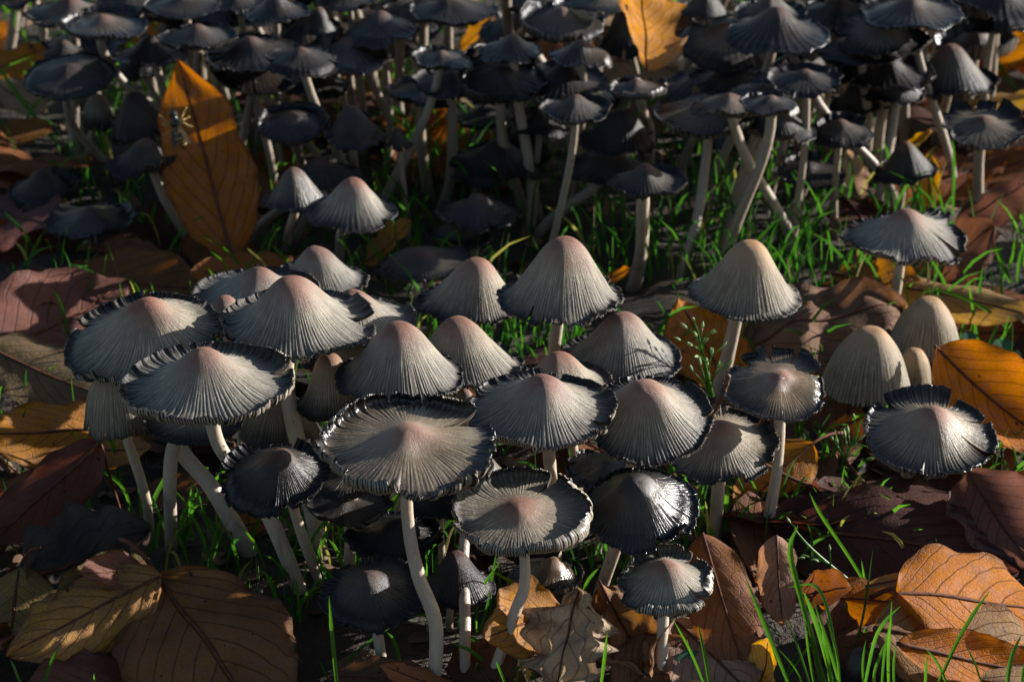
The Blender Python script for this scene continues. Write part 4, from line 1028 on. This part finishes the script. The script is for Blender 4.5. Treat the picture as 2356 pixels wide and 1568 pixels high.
tuft('thin blade hooked over the glossy black mushroom', [([(1480, 1312), (1455, 1268), (1414, 1238)], 9), ([(1440, 1320), (1420, 1290), (1400, 1262)], 8), ([(1450, 1330), (1432, 1300), (1422, 1272)], 7)])
tuft('blades slanting below the low blue-black mushroom', [([(778, 1540), (830, 1490), (899, 1442)], 9), ([(936, 1424), (980, 1411), (1018, 1411)], 7)])
tuft('thin grass between the saucer-shaped mushroom and its neighbour stem', [
    ([(1095, 1430), (1105, 1360), (1155, 1285)], 9), ([(1128, 1420), (1132, 1340), (1142, 1270)], 8), ([(1150, 1380), (1152, 1330), (1150, 1290)], 7), ([(1100, 1460), (1120, 1400), (1128, 1350)], 8)])
tuft('blades beside the small mushroom with coiled shreds', [([(1633, 1580), (1620, 1500), (1606, 1433)], 9), ([(1625, 1585), (1590, 1500), (1548, 1422)], 9)])
tuft('fresh grass beside the cream stem', [([(1668, 1225), (1671, 1160), (1676, 1106)], 13), ([(1690, 1255), (1702, 1195), (1727, 1158)], 10), ([(1600, 1240), (1612, 1180), (1606, 1100)], 9), ([(1690, 1265), (1725, 1250), (1757, 1238)], 9), ([(1585, 1260), (1605, 1230), (1618, 1180)], 8)])
tuft('lit grass around the stems of the frayed bell and dark hidden cap', [
    ([(342, 1235), (350, 1160), (385, 1090), (406, 1048)], 13), ([(326, 1200), (318, 1090), (298, 1000)], 10), ([(420, 1250), (440, 1190), (462, 1126)], 10),
    ([(435, 1235), (440, 1160), (444, 1105)], 14), ([(505, 1262), (480, 1210), (458, 1170)], 10), ([(380, 1255), (372, 1200), (340, 1120)], 9),
    ([(330, 1240), (312, 1190), (290, 1150)], 12), ([(400, 1255), (420, 1210), (432, 1180)], 9), ([(360, 1260), (365, 1210), (380, 1180)], 11)])
tuft('arching dark blade over the brown leaf in the grass', [([(305, 1190), (285, 1125), (240, 1085), (178, 1065)], 11)], 'grass_sprig')
tuft('short blade before the rotten dark leaf', [([(340, 1300), (350, 1252), (354, 1216)], 9)], 'grass_sprig')
tuft('thin blades against the dark maroon leaf', [([(204, 1192), (204, 1140), (202, 1100)], 9), ([(180, 1195), (150, 1140), (125, 1092)], 7)])
tuft('pair of blades at the edge of the pinkish leaf', [([(50, 1250), (30, 1180), (6, 1100)], 9), ([(62, 1240), (45, 1190), (22, 1140)], 8), ([(40, 1270), (10, 1230), (-20, 1210)], 7)])
tuft('green blade crossing the olive-tan leaf', [([(66, 1410), (50, 1350), (38, 1306)], 12)], 'grass_sprig')
tuft('blade leaning on the slanting stems', [([(702, 1375), (660, 1320), (618, 1273)], 11), ([(715, 1380), (700, 1330), (705, 1300)], 7)])
tuft('blades in front of the maroon leaf below the ochre leaf', [([(92, 1600), (115, 1530), (136, 1485)], 9), ([(218, 1610), (217, 1570), (216, 1548)], 7), ([(50, 1580), (35, 1540), (24, 1515)], 8)])
tuft('long arching blade over the greyish closed bell', [([(2345, 800), (2300, 735), (2230, 690), (2160, 668), (2112, 676)], 10, -.02)], 'grass_sprig')
tuft('green tuft beside the closed bells', [
    ([(2240, 800), (2250, 700), (2262, 608)], 10), ([(2135, 700), (2140, 660), (2145, 636)], 8), ([(2215, 800), (2240, 740), (2240, 660)], 8), ([(2200, 815), (2215, 760), (2225, 720)], 10),
    ([(2255, 810), (2240, 720), (2228, 640)], 8), ([(2230, 830), (2280, 790), (2330, 770)], 10), ([(2260, 830), (2290, 760), (2310, 700)], 9), ([(2290, 840), (2300, 790), (2330, 740)], 9)])
tuft('bright blades beyond the pale rolled leaf', [([(2325, 650), (2300, 590), (2288, 558)], 13), ([(2340, 650), (2345, 600), (2356, 560)], 9), ([(2310, 640), (2330, 590), (2335, 545)], 8)])
tuft('long blade crossing the large amber leaf beyond the rear clump', [([(2335, 205), (2270, 110), (2188, 12)], 15)], 'grass_sprig')
tuft('long dull blade slanting across the greyish tan leaf', [([(125, 325), (50, 230), (-10, 145)], 13)], 'grass_sprig')
tuft('thin blade across the mauve leaf', [([(97, 600), (50, 530), (8, 486)], 9)], 'grass_sprig')
tuft('blades between the rotted black mushroom and the sweeping stem', [([(225, 480), (205, 430), (183, 380)], 12), ([(335, 560), (350, 500), (358, 460)], 10), ([(395, 570), (385, 500), (375, 430)], 9), ([(420, 540), (415, 480), (416, 440)], 9)])
tuft('grass under the shiny ragged mushroom and its seed head', [
    ([(1872, 1120), (1890, 1060), (1905, 990)], 13), ([(1880, 1120), (1915, 1050), (1935, 1000)], 12), ([(1920, 1110), (1955, 1060), (1990, 1020)], 10), ([(1850, 1110), (1875, 1050), (1850, 980)], 10), ([(1960, 1110), (1980, 1070), (2010, 1045)], 10)])
tuft('blade between the small bud and the orange leaf', [([(2090, 910), (2105, 880), (2125, 842)], 11)], 'grass_sprig')

# ground cover nobody could count
def grass_cover():
    rng = np.random.default_rng(3)
    VV, QQ, TT, off = [], [], [], 0
    def patch(n, x0, x1, y0, y1, h0, h1, w0=.0006, w1=.0012, tm=1.0):
        nonlocal off
        X = rng.uniform(x0, x1, n); Y = rng.uniform(y0, y1, n)
        cl = np.sin(X * 60 + 3 * np.sin(Y * 40)) + np.sin(Y * 75 + 2.5 * np.sin(X * 50)) + rng.normal(0, .8, n)
        for x, y, k in zip(X, Y, cl):
            if k < -.2: continue
            h = rng.uniform(h0, h1); a = rng.uniform(0, 6.28); ln = rng.uniform(.05, .55) * h
            t = np.linspace(0, 1, 6)
            p = np.stack([x + math.cos(a) * ln * t ** 1.8, y + math.sin(a) * ln * t ** 1.8, -0.002 + h * (t - .25 * t ** 3)], -1)
            V, q = blade_geo(p, rng.uniform(w0, w1), .3, face=(math.sin(a), -math.cos(a), .2))
            VV.append(V); QQ.append(q + off); off += len(V); TT.append(np.full(len(V), rng.uniform(0, 1.0) * .92 * tm if rng.uniform() < .91 else .97))
    patch(900, -.04, .135, .66, .84, .018, .042, tm=.35); patch(260, .06, .15, .66, .78, .02, .045, tm=.35)      # between the two clusters
    patch(900, -.16, -.03, .60, .90, .012, .034)
    patch(1000, -.06, .11, .55, .68, .010, .028, tm=.7)        # under the near cluster
    patch(260, -.09, -.03, .53, .60, .010, .026)
    patch(500, .165, .26, .62, .76, .012, .040)        # beside the closed bells
    patch(240, .08, .14, .56, .62, .010, .026)
    patch(120, -.03, .05, .50, .56, .008, .020)
    patch(60, .04, .16, .47, .53, .008, .020)
    patch(500, -.30, -.12, .82, 1.05, .02, .05)
    patch(1500, -.5, .55, .88, 1.4, .015, .045, .0012, .0022)
    patch(500, .28, .6, .45, .9, .006, .012); patch(500, -.6, -.24, .45, .9, .012, .04)
    o = obj('grass', mesh_data('grass', np.concatenate(VV), np.concatenate(QQ), None, {'tint': np.concatenate(TT)}), M_GRASS)
    o['kind'] = 'stuff'; tag(o, 'short green grass growing through the leaves and between the stems', 'grass')
grass_cover()

def debris():
    rng = np.random.default_rng(9)
    VV, QQ, off = [], [], 0
    for _ in range(2600):
        x, y = rng.uniform(-.34, .38), rng.uniform(.44, 1.05)
        L_, W_ = rng.uniform(.0012, .006), rng.uniform(.0006, .0028)
        a, b = rng.uniform(0, 6.28), rng.normal(0, .35)
        ex = np.array([math.cos(a), math.sin(a), b]); ey = np.array([-math.sin(a), math.cos(a), rng.normal(0, .4)])
        c = np.array([x, y, ground_z(x, y) + .0012])
        pts = [c + ex * L_ * f + ey * W_ * g + np.array([0, 0, .0006 * rng.random()]) for f, g in ((-1, -.2), (-.3, -.8), (.5, -1), (1, .1), (.4, .9), (-.6, .7))]
        VV += pts; QQ += [[off, off + 1, off + 2, off + 5], [off + 2, off + 3, off + 4, off + 5]]; off += 6
    o = obj('leaf_fragments', mesh_data('leaf_fragments', np.array(VV), np.array(QQ), smooth=False), M_CRUMB)
    o['kind'] = 'stuff'; tag(o, 'crumbs of broken leaf and bark strewn over the soil', 'leaf litter')
debris()

# ---------------------------------------------------------------- seed heads
def spindle(p, d, L, r):
    d = np.array(d) / (np.linalg.norm(d) + 1e-9)
    fr = np.linspace(0, 1, 6)
    return tube(np.array(p) + d * L * fr[:, None], r * np.array([.35, .9, 1, .85, .5, .06]), 6)
def seed_head(label, stalks, spikes, size=24):
    foot = at_z(*stalks[0][0], 0.0)
    root = thing('grass_seed_head', label, 'seed head', tuple(foot), 'grass seed heads')
    allp = []
    for st in stalks:
        p = trace(st, .0, foot.y)
        allp.append(p)
        v, q, t = tube(p, np.linspace(.00055, .00024, len(p)), 6)
        o = obj('stalk', mesh_data('stalk', v - np.array(foot), q, t, {'tint': np.full(len(v), .8)}), M_GRASS, root)
    P = np.concatenate(allp)
    for (u, v) in spikes:
        e = np.array(at_y(u, v, foot.y + rg.uniform(-.004, .004)))
        k = int(np.argmin(np.linalg.norm(P - e + np.array([0, 0, .0015]), axis=1)))
        b = P[max(0, k - 2)]
        s = size * .6 / FPX * foot.y * 1.15
        dr = (e - b) / (np.linalg.norm(e - b) + 1e-9)
        path = np.array([b, b * .5 + e * .5 + np.array([0, 0, .0006]), e])
        br = tube(path, .00016, 5)
        o = obj('branch', mesh_data('branch', br[0] - np.array(foot), br[1], br[2], {'tint': np.full(len(br[0]), .75)}), M_GRASS, root)
        sp = merge([spindle(e, dr + np.array([rg.uniform(-.3, .3), 0, rg.uniform(-.3, .3)]) * w_, s * rg.uniform(.8, 1.2), s * .15) for w_ in ((0, 1.3) if rg.random() < .5 else (0,))])
        obj('spikelet', mesh_data('spikelet', sp[0] - np.array(foot), sp[1], sp[2]), M_SEED, o)
seed_head('feathery upright grass seed head in front of the vivid orange leaf', [[(1655, 1114), (1648, 960), (1628, 862), (1616, 812), (1605, 763), (1597, 740)], [(1650, 1110), (1634, 950), (1620, 830)]],
          [(1581, 755), (1616, 755), (1636, 765), (1603, 777), (1593, 795), (1620, 787), (1661, 798), (1637, 816), (1606, 821), (1612, 841), (1593, 852), (1651, 845), (1675, 838), (1628, 841), (1566, 783), (1596, 735)], 34)
seed_head('drooping grass seed head beside the shiny ragged mushroom', [[(1900, 1130), (1930, 1085), (1950, 1040), (1962, 1015), (1975, 990)]],
          [(1917, 1012), (1927, 1026), (1965, 962), (1952, 997), (1945, 1007), (1975, 1012), (1964, 1032), (1966, 1049), (1994, 1027), (1992, 1057)], 34)
seed_head('sparse grass seed head slanting over the maroon leaf', [[(2020, 1385), (1947, 1329), (1892, 1284), (1857, 1251), (1827, 1216)]],
          [(1819, 1203), (1852, 1283), (1863, 1282), (1884, 1291), (1909, 1266), (1875, 1326), (1890, 1323), (1903, 1321), (1917, 1321), (1925, 1324), (1927, 1343)], 32)

# ---------------------------------------------------------------- clover, twig, wasp
def clover(label, u, v, z, size, tilt=35):
    c = at_z(u, v, z); foot = Vector((c.x + .003, c.y + .004, ground_z(c.x, c.y) - .002))
    root = thing('clover', label, 'clover', tuple(foot), 'clover between the leaves')
    off = np.array(c - foot)
    st = tube(spline([np.zeros(3), off * .5 + np.array([.001, .001, .0]), off], 5), .0004, 6)
    obj('stalk', mesh_data('stalk', *st[:1], st[1], st[2], {'tint': np.full(len(st[0]), .4)}), M_GRASS, root)
    for k in range(3):
        a0 = rad(90 + 120 * k)
        r_ = np.linspace(0, 1, 6)[:, None]; ph = np.linspace(-1, 1, 9)[None, :]
        rr = size * r_ * (1 - .10 * np.exp(-(ph * 6) ** 2)) * np.sqrt(np.clip(1 - .35 * ph ** 2, 0, 1))
        an = a0 + ph * .85
        V = np.stack([rr * np.cos(an), rr * np.sin(an), size * .12 * np.abs(ph) * r_ - .06 * size * r_ ** 2], -1).reshape(-1, 3)
        ct, st_ = math.cos(rad(tilt)), math.sin(rad(tilt))
        V = np.stack([V[:, 0], V[:, 1] * ct - V[:, 2] * st_, V[:, 1] * st_ + V[:, 2] * ct], -1) + off
        idx = np.arange(54).reshape(6, 9)
        q = np.stack([idx[:-1, :-1], idx[1:, :-1], idx[1:, 1:], idx[:-1, 1:]], -1).reshape(-1, 4)
        obj('leaflet', mesh_data('leaflet', V, q), M_CLOVER, root)
clover('round blue-green clover leaf in front of the mauve-tan leaf', 1592, 1545, .006, .0058, 40)
clover('small clover leaf beside the cut yellow leaf', 1738, 1480, .005, .004, 30)
clover('clover sprig in the grass beyond the bright orange leaf', 2265, 850, .012, .005)
clover('clover leaf in the grass beside the closed bells', 2310, 815, .010, .0055)
clover('clover leaf under the arching blade at the closed bells', 2230, 790, .012, .004)
P_ = spline([np.array(at_y(u, v, .575)) for u, v in ((1632, 965), (1650, 930), (1668, 890), (1677, 862))], 6)
v_, q_, t_ = tube(P_, np.array([.0007 + .0007 * (i % 3) / 2 * (1 - i / len(P_)) for i in range(len(P_))]), 8, 1.0, .12, 4)
tw = thing('twig', 'scaly brown bud twig sticking up beside the torn wet mushroom', 'twig', tuple(P_[0]))
obj('bud_scales', mesh_data('bud_scales', v_ - P_[0], q_, t_), M_TWIG, tw)

def wasp():
    y = at_z(537, 600, .008).y + .004
    c = np.array(at_y(410, 298, y))
    ax = np.array([.28, -.25, -.92]); ax /= np.linalg.norm(ax)
    root = thing('wasp', 'black and yellow wasp clinging to the edge of the upright orange leaf', 'wasp', tuple(c))
    fr = np.linspace(0, 1, 22)
    prof = np.interp(fr, [0, .05, .12, .17, .22, .34, .42, .46, .55, .75, .92, 1], [.1, .65, .75, .35, .7, .95, .5, .22, .8, 1, .5, .05]) * .0021
    path = (fr[:, None] - .5) * .0125 * ax + np.array([0, -.0006, 0]) * np.sin(fr * 3.1)[:, None]
    v, q, t = tube(path, prof, 12)
    obj('body', mesh_data('body', v, q, t), M_BLACK, root)
    for f in (.57, .67, .77, .86):
        k = int(f * 21)
        v, q, t = tube(path[k:k + 2], prof[k:k + 2] * 1.06, 12)
        obj('yellow_band', mesh_data('yellow_band', v, q, t), M_YELLOW, root)
    sd = np.cross(ax, [0, 1, 0]); sd /= np.linalg.norm(sd)
    for s in (-1, 1):
        for k, f in enumerate((.24, .30, .36)):
            b = path[int(f * 21)]
            p = [b, b + sd * s * .0022 + np.array([0, -.0012, .0004]), b + sd * s * .0034 + ax * (k - 1) * .0014, b + sd * s * .0046 + ax * (k - 1) * .0026 + np.array([0, .001, 0])]
            v, q, t = tube(spline(p, 4), .00022, 6)
            obj('leg', mesh_data('leg', v, q, t), M_YELLOW, root)
        b = path[0]
        v, q, t = tube(spline([b, b - ax * .0016 + sd * s * .0008, b - ax * .0030 + sd * s * .0018], 4), .00013, 5)
        obj('antenna', mesh_data('antenna', v, q, t), M_BLACK, root)
        b = path[int(.3 * 21)] + np.array([0, -.0012, 0])
        a = np.linspace(0, 1, 9)[:, None]; w = np.linspace(-1, 1, 4)[None, :]
        hw = .0011 * np.sin(np.clip(a * 1.05, 0, 1) * 2.9) ** .7
        dirw = ax * .95 + sd * s * .35; pr = np.cross(dirw, [0, 1, 0])
        V = (b + dirw * .0075 * a[..., None] + pr * (w * hw)[..., None] + np.array([0, -.0006, 0]) * a[..., None]).reshape(-1, 3)
        idx = np.arange(36).reshape(9, 4)
        q = np.stack([idx[:-1, :-1], idx[1:, :-1], idx[1:, 1:], idx[:-1, 1:]], -1).reshape(-1, 4)
        obj('wing', mesh_data('wing', V, q), M_WING, root)
wasp()
